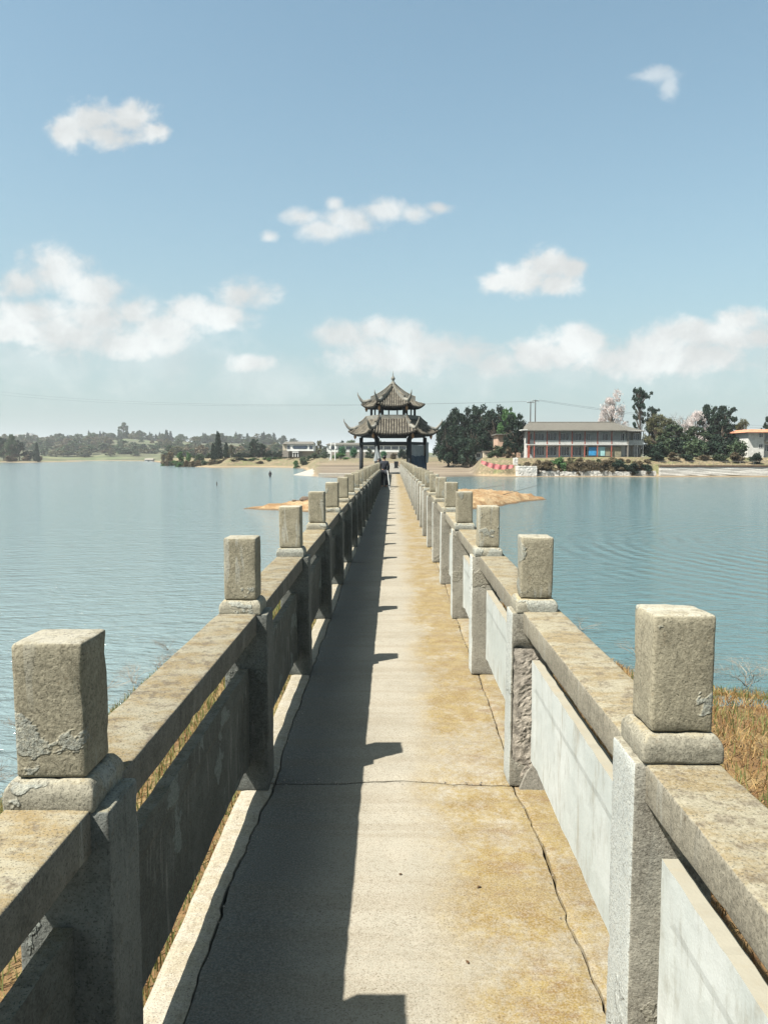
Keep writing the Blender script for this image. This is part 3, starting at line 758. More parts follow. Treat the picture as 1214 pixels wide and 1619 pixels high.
# ------------------------------------------------------------------ pavilion
M_tile = plain('grey_brown_roof_tile', (0.155, 0.14, 0.11), .9, .6, 2.5)
M_groove = plain('gutter_tile', (0.05, 0.047, 0.042), .95, .3, 3)
M_ridge = concrete('ridge_plaster', (0.15, 0.155, 0.145), (0.30, 0.29, 0.25), bump=.9, streak=.3)
M_dwood = plain('dark_painted_timber', (0.022, 0.028, 0.034), .7, .3, 3)
M_bulb = plain('faded_orange_bulb', (0.42, 0.24, 0.13), .8, .4, 8)
def pavilion():
    PC = (-.05, 79.2); z0 = dz(75)
    root = tag(empty('pavilion', (PC[0], PC[1], z0)), 'two tiered hexagonal chinese pavilion with upswept tiled roofs at the end of the bridge', 'pavilion')
    D = 1.73
    hexp = lambda r, k: (r * math.cos(k * PI / 3), r * math.sin(k * PI / 3))
    def hexplate(name, r0, r1, za, zb, mat):
        V = [(*hexp(r0, k), za) for k in range(6)] + [(*hexp(r1, k), zb) for k in range(6)]
        Fc = [tuple(range(6))[::-1], tuple(range(6, 12))] + [(k, (k + 1) % 6, 6 + (k + 1) % 6, 6 + k) for k in range(6)]
        return mesh(name, V, Fc, mat, root)
    hexplate('platform', 4.0, 4.0, -.55, -.012, M_kerb)
    for k in range(6):
        x, y = hexp(2.9, k); MB().box(x - .25, x + .25, y - .25, y + .25, -z0 - 3, -.551).build('pier', M_beam, root)
    for k in range(6):
        x, y = hexp(3.3, k)
        c = MB().lathe([(.215, 0), (.205, .9), (.195, 3.72)], 12, (x, y, 0)).build('column', M_dwood, root, smooth=True)
        MB().lathe([(.30, -.01), (.31, .12), (.23, .24)], 12, (x, y, 0)).build('column_base', M_beam, c)
    def ring(name, r, w, za, zb, mat):
        for k in range(6):
            a, b = Vector((*hexp(r, k), 0)), Vector((*hexp(r, k + 1), 0)); d = (b - a).normalized(); n = Vector((d.y, -d.x, 0)) * w / 2
            e = d * (.0 if w > .3 else .17)
            V = [p + q + Vector((0, 0, z)) for z in (za, zb) for p, q in ((a + e, -n), (a + e, n), (b - e, n), (b - e, -n))]
            mesh(name, V, [(3, 2, 1, 0), (4, 5, 6, 7), (0, 1, 5, 4), (1, 2, 6, 5), (2, 3, 7, 6), (3, 0, 4, 7)], mat, root)
    ring('lintel', 3.3, .14, D + 1.22, D + 1.50, M_dwood)
    ring('eave_beam', 3.3, .26, D + 1.98, D + 2.34, M_dwood)
    T30 = math.tan(PI / 6)
    def roof(name, RE, RT, ze, zt, up, tipR, tipz, sp, rowr, ridge_end, curve=1.35):
        rt = empty(name, (0, 0, 0)); rt.parent = root
        aE, aT = RE * math.cos(PI / 6), RT * math.cos(PI / 6)
        def zf(a, q):
            s_ = min(1, max(0, (aE - a) / (aE - aT))); t_ = min(1.0, abs(q) / max(.05, a * T30))
            return ze + (zt - ze) * (0.55 * s_ + .45 * s_ ** 2.0) + up * t_ ** 3.5 * (1 - s_) ** 1.8
        def P(a, q, k, dzv=0):
            th = PI / 6 + k * PI / 3; t_ = min(1.0, abs(q) / max(.05, a * T30)); s_ = (aE - a) / (aE - aT)
            ae = a + .18 * t_ ** 4 * max(0, 1 - s_) ** 2; qq = q * (1 + .05 * t_ ** 4 * max(0, 1 - s_) ** 2)
            return (ae * math.cos(th) - qq * math.sin(th), ae * math.sin(th) + qq * math.cos(th), zf(a, q) + dzv)
        # decking under the tiles, with a closed dark soffit
        for k in range(6):
            V = []; Fc = []; na_, nq = 8, 14
            for lay in (0, 1):
                for i in range(na_ + 1):
                    a = aE + (aT - aE) * i / na_
                    for j in range(nq + 1):
                        q = a * T30 * (2 * j / nq - 1); p = P(a, q, k)
                        V.append((p[0], p[1], p[2] - (0.16 if lay else 0)))
            n = (na_ + 1) * (nq + 1)
            for lay in (0, 1):
                for i in range(na_):
                    for j in range(nq):
                        o = lay * n + i * (nq + 1) + j; f = (o, o + nq + 1, o + nq + 2, o + 1); Fc.append(f if lay else f[::-1])
            for j in range(nq): Fc.append((j, j + 1, n + j + 1, n + j))
            sf = mesh('roof_slope', V, Fc, M_groove, rt)
            mb = MB(); q = -int(aE * T30 / sp) * sp
            while q <= aE * T30 - .05:
                amin = max(aT, abs(q) / T30 + .05); amax = aE + .10
                if amax - amin > .25:
                    N_ = 7; L_ = []
                    for i in range(N_ + 1):
                        a = amax + (amin - amax) * i / N_; p = P(min(a, aE), q, k); 
                        if i == 0: p = (p[0] * (amax / aE), p[1] * (amax / aE), p[2] - .04)
                        L_.append((p[0], p[1], p[2] + rowr * .35))
                    mb.tube(L_, rowr, 7)
                q += sp
            # each drop tile along the eave edge
            tr = mb.build('tile_row', M_tile, sf, smooth=True); tr['kind'] = 'stuff'
        # hip ridges and horns
        for k in range(6):
            th = k * PI / 3; c_, s2 = math.cos(th), math.sin(th)
            def H(r, z): return (r * c_, r * s2, z)
            aa = lambda r: r * math.cos(PI / 6)
            hz_ = lambda r: zf(aa(r), aa(r) * T30)
            pts = [RT + (ridge_end * RE - RT) * i / 8 for i in range(9)]
            w_ = .11; V = []; Fc = []
            for i, r in enumerate(pts):
                z = hz_(r); hgt = .30 + .10 * (i / 8)
                for (lat, dz_) in ((-w_, -.05), (-w_, hgt), (w_, hgt), (w_, -.05)):
                    V.append((r * c_ - lat * s2, r * s2 + lat * c_, z + dz_))
                if i:
                    a = (i - 1) * 4
                    for q in range(4): Fc.append((a + q, a + (q + 1) % 4, a + 4 + (q + 1) % 4, a + 4 + q))
            Fc.append((0, 1, 2, 3)); e = len(pts) * 4 - 4; Fc.append((e + 3, e + 2, e + 1, e))
            hr = mesh('hip_ridge', V, Fc, M_ridge, rt)
            cap = MB().tube([(r * c_, r * s2, hz_(r) + .30 + .10 * (i / 8) + .04) for i, r in enumerate(pts)], .085, 6)
            cap.build('ridge_cap', M_tile, hr)
            if name == 'upper_roof' and k == 0: continue            # this horn has broken off
            zc = hz_(RE)
            hp = [(ridge_end * RE - .1, hz_(ridge_end * RE) + .12, .19), (RE * .90, hz_(RE * .90) + .12, .20), (RE, zc + .16, .18),
                  (RE + (tipR - RE) * .40, zc + .16 + (tipz - zc) * .20, .14), (RE + (tipR - RE) * .72, zc + .16 + (tipz - zc) * .45, .10), (RE + (tipR - RE) * .92, zc + (tipz - zc) * .75, .06), (tipR, tipz, .018)]
            MB().tube([H(r, z) for r, z, _ in hp], [q for _, _, q in hp], 8).build('roof_horn', M_ridge, rt, smooth=True)
            # hanging bulb under the corner
            rb = RE * .885; zb = min(hz_(rb), ze + .25) - .12
            MB().lathe([(.05, 0), (.07, -.12), (.14, -.22), (.15, -.36), (.09, -.50), (.03, -.62)], 8, (rb * c_, rb * s2, zb)).build('hanging_bulb', M_bulb, rt, smooth=True)
            # rafters
        return rt
    lo = roof('lower_roof', 4.45, 2.72, D + 2.28, D + 3.85, .42, 5.12, D + 3.93, .262, .085, .80)
    # carved band around the foot of the upper storey
    ring('carved_band', 2.74, .16, D + 3.80, D + 4.22, M_ridge)
    for k in range(6):
        x, y = hexp(2.24, k); MB().lathe([(.12, D + 3.9), (.12, D + 5.3)], 8, (x, y, 0)).build('drum_post', M_dwood, root)
        a, b = Vector(hexp(2.2, k)), Vector(hexp(2.2, k + 1))
        for q in (.30, .70):
            p = a.lerp(b, q); MB().box(p.x - .06, p.x + .06, p.y - .06, p.y + .06, D + 3.9, D + 5.2).build('drum_post', M_dwood, root)
    V = [(*hexp(2.7, k), D + 4.0) for k in range(6)]; mesh('drum_floor', V, [tuple(range(6))], M_dwood, root)
    ring('drum_beam', 2.24, .2, D + 4.92, D + 5.25, M_dwood)
    roof('upper_roof', 3.12, .22, D + 5.10, D + 7.15, .40, 3.68, D + 6.68, .225, .075, .74)
    MB().lathe([(.34, D + 7.0), (.36, D + 7.35), (.22, D + 7.45), (.26, D + 7.62), (.14, D + 7.72), (.10, D + 7.85), (.19, D + 7.98), (.21, D + 8.10), (.12, D + 8.24), (.05, D + 8.34), (.035, D + 8.5), (.012, D + 8.85)], 12).build('finial', M_ridge, root, smooth=True)
    return root
pavilion()

# things at the pavilion
def cloth_sheet(name, p0, p1, z0, z1, mat, n=18, sag=.06, top_wave=.0, seed=0):
    V = []; Fc = []; p0 = Vector(p0); p1 = Vector(p1); d = (p1 - p0); nn = Vector((d.y, -d.x, 0)).normalized(); mz = 10
    for lay in (0, 1):
        for i in range(n + 1):
            for j in range(mz + 1):
                q = i / n; b = p0 + d * q + nn * (sag * fbm(q * 6, j * .15, seed, 1) + (.012 if lay else 0))
                zt = z1 + top_wave * fbm(q * 5, 0, seed, 1) - .05 * math.sin(q * PI)
                V.append((b.x, b.y, z0 + (zt - z0) * j / mz))
    m_ = (n + 1) * (mz + 1)
    for lay in (0, 1):
        for i in range(n):
            for j in range(mz):
                a = lay * m_ + i * (mz + 1) + j; f = (a, a + mz + 1, a + mz + 2, a + 1); Fc.append(f if not lay else f[::-1])
    return mesh(name, V, Fc, mat, smooth=True)
M_blue = plain('navy_tarpaulin', (0.018, 0.045, 0.085), .6, .2, 2)
M_net = plain('pale_grey_cloth', (0.36, 0.39, 0.40), .9, .12, 2)
M_white = plain('white_paint', (0.88, 0.90, 0.88), .6, .08, .5)
zf_ = dz(75)
tag(cloth_sheet('tarpaulin', (1.78, 76.45, 0), (3.38, 79.0, 0), zf_ + .02, zf_ + 1.85, M_blue, top_wave=.12), 'dark navy tarpaulin hung low across the right side of the pavilion', 'tarpaulin')
tag(cloth_sheet('windbreak_cloth', (1.80, 76.62, 0), (3.30, 79.15, 0), zf_ + 1.5, zf_ + 2.95, M_net, sag=.04, seed=4), 'pale grey cloth screen stretched above the navy tarpaulin', 'cloth screen')
tag(cloth_sheet('draped_net', (3.35, 78.72, 0), (3.62, 79.3, 0), zf_ + 1.1, zf_ + 3.3, M_net, 10, .12, .3, 9), 'thin white net draped over the rightmost pavilion column', 'net')
# folded parasol by the left front column
pr = empty('folded_parasol', (-.98, 44.3, zf_)); tag(pr, 'closed pale grey parasol propped between the two people on the bridge', 'parasol')
MB().tube([(0.2, 0, 0), (.12, 0, 1.2), (.0, 0, 2.36)], .014, 6).build('pole', M_white, pr)
V = []; Fc = []; n = 24
for i, (r, z) in enumerate([(.012, 2.33), (.045, 2.15), (.10, 1.9), (.16, 1.65), (.19, 1.48)]):
    for k in range(n):
        th = 2 * PI * k / n; q = r * (1 + .28 * math.cos(th * 6)); V.append((q * math.cos(th) + (2.33 - z) * .08, q * .6 * math.sin(th), z))
    if i:
        for k in range(n): a = (i - 1) * n; Fc.append((a + k, a + (k + 1) % n, a + n + (k + 1) % n, a + n + k))
mesh('canopy', V, Fc, M_net, pr)
MB().lathe([(.02, .0), (.02, .1), (.012, .14)], 8, (.2, 0, 0)).build('ferrule', M_beam, pr)
# wheelie bin
bn = empty('rubbish_bin', (.40, 112, 2.262)); tag(bn, 'black rubbish bin standing on the walkway seen through the pavilion', 'bin')
M_black = plain('black_plastic', (0.02, 0.022, 0.026), .5, .2, 4)
MB().frustum(0, 0, .06, .95, .50, .55, .64, .66).build('body', M_black, bn)
MB().frustum(0, 0, .955, 1.06, .68, .72, .60, .62).build('lid', M_black, bn)
for s in (-1, 1): MB().tube([(s * .27, .2, .1), (s * .33, .2, .1)], .1, 12).build('wheel', M_black, bn)
# long white pole lying against the deck
tag(MB().tube([(-.34, 42.7, zf_ + .95), (-.27, 41.2, zf_ + .5), (-.18, 39.0, zf_ + .02)], [.014, .014, .010], 6).build('walking_pole', M_white), 'long white pole held by the person on the shaded side of the deck', 'pole')

# ------------------------------------------------------------------ people
M_skin = plain('skin', (0.42, 0.26, 0.19), .6, .08, 10)
M_hair = plain('black_hair', (0.012, 0.011, 0.011), .5, .2, 40)
M_navy = plain('dark_jacket', (0.025, 0.030, 0.042), .85, .2, 15)
M_trou = plain('dark_trousers', (0.035, 0.04, 0.05), .9, .2, 15)
M_shirt = plain('white_shirt', (0.62, 0.60, 0.58), .85, .1, 12)
def skin(name, pts, edges, rad, mat, parent, root=0, lv=1):
    me = bpy.data.meshes.new(name); me.from_pydata(pts, edges, []); me.materials.append(mat)
    o = bpy.data.objects.new(name, me); C.objects.link(o); o.parent = parent
    sk = o.modifiers.new('skin', 'SKIN'); sk.use_smooth_shade = True
    for i, r in enumerate(rad):
        r = r if isinstance(r, tuple) else (r, r); me.skin_vertices[0].data[i].radius = r
        me.skin_vertices[0].data[i].use_root = (i == root)
    sb = o.modifiers.new('sub', 'SUBSURF'); sb.levels = lv; sb.render_levels = lv
    return o
def person(loc, rz, label, J, jacket, trouser, hairlong=False, group=None):
    r = empty('person', loc, rz); tag(r, label, 'person', group)
    names = list(J.keys()); ix = {k: i for i, k in enumerate(names)}
    P = [J[k] for k in names]
    R_ = dict(pelvis=(.13, .11), waist=(.115, .095), chest=(.145, .11), neck=.052, jaw=.075, head=.098, crown=.075)
    for s in 'LR': R_.update({'sh' + s: .062, 'el' + s: .042, 'wr' + s: .028, 'hand' + s: (.036, .018), 'hip' + s: .085, 'kn' + s: .06, 'an' + s: .042, 'toe' + s: .036})
    E = [('pelvis', 'waist'), ('waist', 'chest'), ('chest', 'neck'), ('neck', 'jaw'), ('jaw', 'head'), ('head', 'crown')]
    for s in 'LR': E += [('chest', 'sh' + s), ('sh' + s, 'el' + s), ('el' + s, 'wr' + s), ('wr' + s, 'hand' + s), ('pelvis', 'hip' + s), ('hip' + s, 'kn' + s), ('kn' + s, 'an' + s), ('an' + s, 'toe' + s)]
    rad = [R_[k] for k in names]; Ed = [(ix[a], ix[b]) for a, b in E]
    # fingers and thumb
    for s in 'LR':
        h = Vector(J['hand' + s]); wv = Vector(J['wr' + s]); d = (h - wv).normalized(); side = d.cross(Vector((0, 0, 1)))
        side = side.normalized() if side.length > .1 else Vector((1, 0, 0))
        for q, ln in ((-.027, .062), (-.009, .075), (.009, .07), (.027, .055), (.04, .045)):
            a = h + side * q; k = len(P); P.append(tuple(a + d * ln * .5)); P.append(tuple(a + d * ln + Vector((0, 0, -.015))))
            rad += [.009, .008]; Ed += [(ix['hand' + s], k), (k, k + 1)]
    body = skin('body', P, Ed, rad, M_skin, r, ix['pelvis'], 1)
    def sub(nm_, keys, edges, gro, mat, root_):
        kk = {k: i for i, k in enumerate(keys)}
        rr_ = []
        for k in keys:
            q = R_[k]; q = q if isinstance(q, tuple) else (q, q); rr_.append((q[0] + gro, q[1] + gro))
        return skin(nm_, [J[k] for k in keys], [(kk[a], kk[b]) for a, b in edges], rr_, mat, r, kk[root_], 1)
    sub('jacket', ['pelvis', 'waist', 'chest', 'neck', 'shL', 'elL', 'wrL', 'shR', 'elR', 'wrR'], [('pelvis', 'waist'), ('waist', 'chest'), ('chest', 'neck'), ('chest', 'shL'), ('shL', 'elL'), ('elL', 'wrL'), ('chest', 'shR'), ('shR', 'elR'), ('elR', 'wrR')], .034, jacket, 'pelvis')
    sub('trousers', ['pelvis', 'hipL', 'knL', 'anL', 'hipR', 'knR', 'anR'], [('pelvis', 'hipL'), ('hipL', 'knL'), ('knL', 'anL'), ('pelvis', 'hipR'), ('hipR', 'knR'), ('knR', 'anR')], .030, trouser, 'pelvis')
    h = Vector(J['head']); V = []; bm = bmesh.new(); bmesh.ops.create_icosphere(bm, subdivisions=2, radius=.118)
    for v in bm.verts:
        v.co.z *= 1.1
        if v.co.y < -.05 and v.co.z < .03: v.co.y *= .5; v.co.x *= .8
        elif hairlong and v.co.z < -.02: v.co.z *= 2.4
        elif v.co.z < -.05: v.co *= .8
    me = bpy.data.meshes.new('hair'); bm.to_mesh(me); bm.free(); me.materials.append(M_hair)
    me.polygons.foreach_set('use_smooth', [True] * len(me.polygons))
    inst('hair', me, r, h + Vector((0, .012, .03)))
    MB().box(h.x - .012, h.x + .012, h.y - .125, h.y - .09, h.z - .035, h.z + .01).build('nose', M_skin, r)
    return r
def stand(**k):
    J = dict(pelvis=(0, 0, .95), waist=(0, .0, 1.12), chest=(0, 0, 1.36), neck=(0, 0, 1.50), jaw=(0, -.02, 1.57), head=(0, -.02, 1.65), crown=(0, 0, 1.73),
             shL=(.19, 0, 1.42), elL=(.25, .02, 1.14), wrL=(.24, -.12, .93), handL=(.24, -.17, .86), shR=(-.19, 0, 1.42), elR=(-.25, .02, 1.14), wrR=(-.22, -.12, .95), handR=(-.21, -.18, .89),
             hipL=(.10, 0, .90), knL=(.11, -.02, .50), anL=(.11, .03, .09), toeL=(.13, -.15, .03), hipR=(-.10, 0, .90), knR=(-.11, -.02, .50), anR=(-.11, .03, .09), toeR=(-.13, -.15, .03))
    J.update(k); return J
person((-.40, 43.9, zf_), math.radians(-90), 'person in a pale shirt leaning out over the left balustrade', stand(
    chest=(0, -.20, 1.28), waist=(0, -.06, 1.10), neck=(0, -.30, 1.40), jaw=(0, -.38, 1.43), head=(0, -.43, 1.50), crown=(0, -.45, 1.58), shL=(.19, -.20, 1.34), shR=(-.19, -.20, 1.34),
    elL=(.24, -.34, 1.10), elR=(-.24, -.34, 1.10), wrL=(.18, -.52, 1.0), wrR=(-.18, -.52, 1.0), handL=(.14, -.58, .97), handR=(-.14, -.58, .97)), M_shirt, M_trou, True)
person((-.52, 43.0, zf_), math.radians(180), 'person in dark clothes standing on the shaded deck with a white pole', stand(), M_navy, M_trou)
xa, za = XZ(427, 754, 150)
ang = person((xa, 150, -.55), math.radians(200), 'person in dark clothes wading in the lake far left of the bridge', stand(), M_navy, M_trou)
# ------------------------------------------------------------------ buildings
M_wall = concrete('weathered_white_wall', (0.58, 0.58, 0.55), (0.80, 0.80, 0.76), streak=.7)
M_cream = concrete('cream_wall', (0.50, 0.44, 0.34), (0.58, 0.52, 0.42), streak=.2)
M_greyb = concrete('grey_brown_wall', (0.24, 0.22, 0.19), (0.32, 0.29, 0.25), streak=.3)
M_pinkw = concrete('peach_wall', (0.50, 0.33, 0.24), (0.60, 0.42, 0.32), streak=.3)
M_oldroof = concrete('old_grey_tile', (0.10, 0.098, 0.085), (0.19, 0.18, 0.155), streak=.5, bump=1.0)
M_redp = plain('faded_red_paint', (0.42, 0.11, 0.075), .8, .35, 2)
M_orange = plain('orange_roof_tile', (0.62, 0.27, 0.16), .85, .3, 2)
def glass_mat(name, c):
    m, t, b = new_mat(name); t.put(b.inputs['Base Color'], c); b.inputs['Roughness'].default_value = .12; b.inputs['Specular IOR Level'].default_value = .6; return m
M_glass = glass_mat('dark_window_glass', (0.02, 0.03, 0.04))
M_gblue = glass_mat('blue_tinted_glass', (0.02, 0.045, 0.085))
M_bluep = plain('bright_blue_board', (0.05, 0.33, 0.66), .6, .25, 1.5)
M_cyanp = plain('pale_cyan_board', (0.40, 0.68, 0.70), .6, .12, 1.5)
M_khaki = plain('khaki_board', (0.30, 0.28, 0.20), .8, .2, 1.5)
M_redcloth = plain('faded_red_cloth', (0.66, 0.22, 0.22), .8, .3, 1.2)

def window(parent, x0, x1, z0, z1, y, glass=None, mull=1, frame=None, ft=.07):
    """window in a wall whose face is at y (facing -y): a frame proud of it with a pane"""
    mb = MB(); fr = frame or M_white
    mb.box(x0, x1, y - .06, y - .003, z0, z0 + ft); mb.box(x0, x1, y - .06, y - .003, z1 - ft, z1)
    mb.box(x0, x0 + ft, y - .06, y - .003, z0 + ft, z1 - ft); mb.box(x1 - ft, x1, y - .06, y - .003, z0 + ft, z1 - ft)
    for k in range(mull):
        xm = x0 + (x1 - x0) * (k + 1) / (mull + 1); mb.box(xm - .03, xm + .03, y - .055, y - .003, z0 + ft, z1 - ft)
    w_ = mb.build('window', fr, parent)
    MB().box(x0 + ft, x1 - ft, y - .025, y - .004, z0 + ft, z1 - ft).build('pane', glass or M_glass, w_)
    return w_

def veranda_building():
    d = 165.0; S = d / F
    def x(px): return (px - 622) * S
    def z(py): return EYE + (722 - py) * S
    O = (x(833), d, z(723.5))
    r = tag(empty('veranda_building', O), 'long two storey lakeside building with red columns, open verandas and a grey tiled roof', 'building')
    X = lambda px: x(px) - O[0]; Z = lambda py: z(py) - O[2]
    Wd = X(989); Hh = Z(682)
    # back walls
    MB().box(0, Wd, 1.7, 1.9, 0, Hh).build('wall', M_wall, r)
    MB().box(0, .2, 1.9, 9, 0, Hh).build('wall', M_wall, r); MB().box(0, Wd + 4.2, 9, 9.2, 0, Hh).build('wall', M_wall, r)
    # set back end wing
    MB().box(Wd + .003, X(1018), 3.2, 3.4, 0, Hh).build('wall', M_greyb, r); MB().box(X(1018) - .2, X(1018), 3.4, 9, 0, Hh).build('wall', M_wall, r)
    MB().box(Wd - .2, Wd, 1.91, 3.2, 0, Hh).build('wall', M_greyb, r)
    # slabs
    MB().box(-1.1, X(1018) + .1, -.5, 9, -.35, -.003).build('floor_slab', M_greyb, r)
    MB().box(-.2, Wd + .1, -.15, 1.69, Z(703.5) - .05, Z(703.5) + .16).build('veranda_slab', M_wall, r)
    MB().box(Wd + .12, X(1018), 1.6, 3.19, Z(703.5) - .05, Z(703.5) + .16).build('veranda_slab', M_wall, r)
    MB().box(-.2, Wd + .1, -.1, 1.69, Hh - .02, Hh + .15).build('eave_beam', M_greyb, r)
    # columns
    cols = [834.5, 843, 863, 882.5, 902, 922, 942, 964]
    for i, c in enumerate(cols):
        w_ = .45 if i == 0 else .19
        MB().box(X(c) - w_ / 2, X(c) + w_ / 2, -.12, -.12 + w_, 0, Hh - .021).build('column', M_redp, r)
    MB().box(X(989.5) - .13, X(989.5) + .13, -.12, .14, -1.0, Hh - .021).build('column', M_greyb, r)
    for c in (1004, 1008, 1017):
        MB().box(X(c) - .07, X(c) + .07, 1.5, 1.62, -1.0, Hh * (1 if c == 1017 else .55)).build('column', M_wall, r)
    # parapets of each bay, with rails
    edges = cols + [989]
    for a, b in zip(edges[:-1], edges[1:]):
        x0, x1 = X(a) + .10, X(b) - .10
        MB().box(x0, x1, -.06, .04, Z(703.5) + .165, Z(696.5)).build('parapet', M_wall, r)
        mb = MB().box(x0, x1, -.04, .0, Z(694.4), Z(694)); 
        mb.build('handrail', M_greyb, r)
    MB().box(Wd + .2, X(1017) - .1, 1.62, 1.7, Z(703.5) + .165, Z(696)).build('parapet', M_wall, r)
    rr_ = random.Random(4)
    for i, (a, b) in enumerate(zip(edges[:-1], edges[1:])):
        x0, x1 = X(a), X(b)
        if i == 0:
            window(r, x0 + .3, x1 - .2, Z(695), Z(685), 1.7, mull=0); window(r, x0 + .3, x1 - .2, Z(719), Z(706), 1.7, mull=0); continue
        if i < 5:
            window(r, x0 + .35, x1 - .35, Z(696), Z(684.5), 1.7, mull=2); window(r, x0 + .25, x1 - .25, Z(720), Z(706), 1.7, mull=3 if i % 2 else 2)
        elif i == 5:
            window(r, x0 + .8, x0 + 1.6, Z(696), Z(685), 1.7, mull=1)
            MB().box(X(929), X(941), .3, .36, Z(720), Z(707)).build('blue_board', M_bluep, r)
            MB().box(X(943.5), X(954.5), .3, .36, Z(720.5), Z(706.5)).build('cyan_board', M_cyanp, r)
            window(r, x0 + .3, x0 + 1.0, Z(720), Z(706), 1.7, mull=0)
        elif i == 6:
            window(r, x0 + 1.4, x1 - .4, Z(696), Z(685), 1.7, mull=1)
            MB().box(X(955.5), X(963), .35, .40, Z(721), Z(708)).build('khaki_board', M_khaki, r)
        else:
            window(r, X(981), X(987.5), Z(697), Z(684.5), 1.7, mull=1)
            MB().box(X(966), X(980), .35, .40, Z(722), Z(706.5)).build('khaki_board', M_khaki, r)
        # drying laundry and clutter
    for (a, b) in ((992, 1000), (1005, 1015)):
        window(r, X(a), X(b), Z(695), Z(684.5), 3.2, mull=2); window(r, X(a), X(b), Z(718), Z(706), 3.2, mull=1)
    # hipped roof
    e0, e1 = -.9, X(1021); yf, yb = -.95, 10; ze_, zr = Hh + .12, Z(667)
    rx0, rx1 = X(840), X(975); ym = 4.4
    rf = MB().add([(e0, yf, ze_), (e1, 1.0, ze_ - .15), (e1, yb, ze_), (e0, yb, ze_), (rx0, ym, zr), (rx1, ym, zr), (X(985), yf, ze_)],
                  [(0, 6, 5, 4), (6, 1, 5), (1, 2, 5), (2, 3, 4, 5), (3, 0, 4), (0, 3, 2, 1, 6)]).build('roof', M_oldroof, r)
    tr = MB(); k = e0 + .15
    while k < X(985):
        t1 = min(1, (k - e0) / (rx0 - e0 + .01)); t1 = t1 if k < rx0 else (1 if k < rx1 else max(.1, 1 - (k - rx1) / (X(985) - rx1) * .7))
        y1 = yf + (ym - yf) * t1; z1 = ze_ + (zr - ze_) * t1
        tr.tube([(k, yf - .05, ze_ + .02), (k, y1, z1 + .03)], .075, 5); k += .36
    o = tr.build('tile_row', M_oldroof, rf); o['kind'] = 'stuff'
    MB().tube([(rx0 - .2, ym, zr + .05), (rx1 + .2, ym, zr + .05)], .14, 6).build('ridge', M_oldroof, rf)
    g = MB()
    for q in range(60): g.box(e0 + q * .42 + .05, e0 + q * .42 + .13, yf + .03, yf + .5, ze_ - .16, ze_ - .02)
    g.build('rafter_end', M_wall, r)['kind'] = 'stuff'
    MB().box(-1.6, -.3, -1.2, 2, Z(680.8), Z(679.6)).build('canopy_slab', M_white, r)
    return r
veranda_building()
# raised terrace under the building: retaining walls in bays
def wallobj(name, mat, px0, px1, py0, py1, d, th, label, cat, group=None):
    x0, z1 = XZ(px0, py0, d); x1, z0 = XZ(px1, py1, d)
    V, Fc = rbox(x1 - x0, th, z1 - z0, .05, (24, 2, 8), .06, px0 * .1, 1.2)
    o = mesh(name, V, Fc, mat, loc=((x0 + x1) / 2, d + th / 2, z0), smooth=False); return tag(o, label, cat, group)
M_lwall = concrete('limewashed_retaining_wall', (0.62, 0.60, 0.55), (0.80, 0.78, 0.72), streak=.5, bump=.9)
wallobj('terrace_wall', M_greyb, 845, 1022, 724.5, 752, 162.5, .6, 'dark stained terrace wall under the red columned building, overgrown with brush', 'wall')
wallobj('concrete_block', M_lwall, 818, 848, 737, 753.5, 152, 4, 'pale concrete slipway block at the foot of the terrace below the building', 'concrete block')
wallobj('gate_pillar', M_lwall, 811, 818, 724, 740, 156, 1, 'pale square pillar at the right end of the red banner', 'pillar')
for i in range(5): wallobj('footing_wall', M_lwall, 846 + i * 38, 846 + i * 38 + 37, 744.5 + (i % 2) * 1.2, 752.8, 152.8, .5, ['low pale footing wall next to the concrete slipway', 'low pale footing wall second from the slipway', 'low pale footing wall below the middle of the red columned building', 'low pale footing wall below the khaki boards', 'low pale footing wall next to the dark gap before the long white wall'][i], 'wall', 'low footing walls at the waterline')
rw = wallobj('retaining_wall', M_lwall, 1041, 1420, 738, 752, 153, .8, 'long white retaining wall with a brown coping along the right shore', 'wall')
x0, z1 = XZ(1040, 735.5, 153); x1, z0 = XZ(1421, 738, 153)
cp = MB().box(-(x1 - x0) / 2, (x1 - x0) / 2, -.50, .5, 0, z1 - z0).build('coping', plain('brown_coping', (0.13, 0.085, 0.06), .9, .3, 1), rw); cp.location = (0, 0, z0 - rw.location.z + .02)
fr_ = MB()
for k in range(18):
    a = -(x1 - x0) / 2 + k * 2.7; fr_.tube([(a, 0, .3), (a, 0, 1.15)], .035, 4)
fr_.tube([(-(x1 - x0) / 2, 0, 1.1), ((x1 - x0) / 2, 0, 1.1)], .03, 4); f2 = fr_.build('railing', M_greyb, rw); f2.location = cp.location

def pink_house():
    d = 178; S = d / F; x0, _ = XZ(786, 0, d); zb = gz(x0 + 3, d)
    r = tag(empty('peach_house', (x0, d, zb)), 'peach walled house half hidden behind the big dark trees', 'house')
    Z = lambda py: EYE + (722 - py) * S - zb; X = lambda px: (px - 786) * S
    MB().box(0, X(826), 0, 8, 0, Z(688)).build('wall', M_pinkw, r)
    MB().box(-.5, X(828), -.6, 8.5, Z(688), Z(686)).build('roof', M_oldroof, r)
    window(r, X(800), X(806), Z(712), Z(697), 0, mull=1); window(r, X(812), X(818), Z(712), Z(697), 0, mull=1)
    MB().box(X(821), X(832), -1.4, -.05, Z(712), Z(692)).build('side_bay', M_greyb, r)
pink_house()
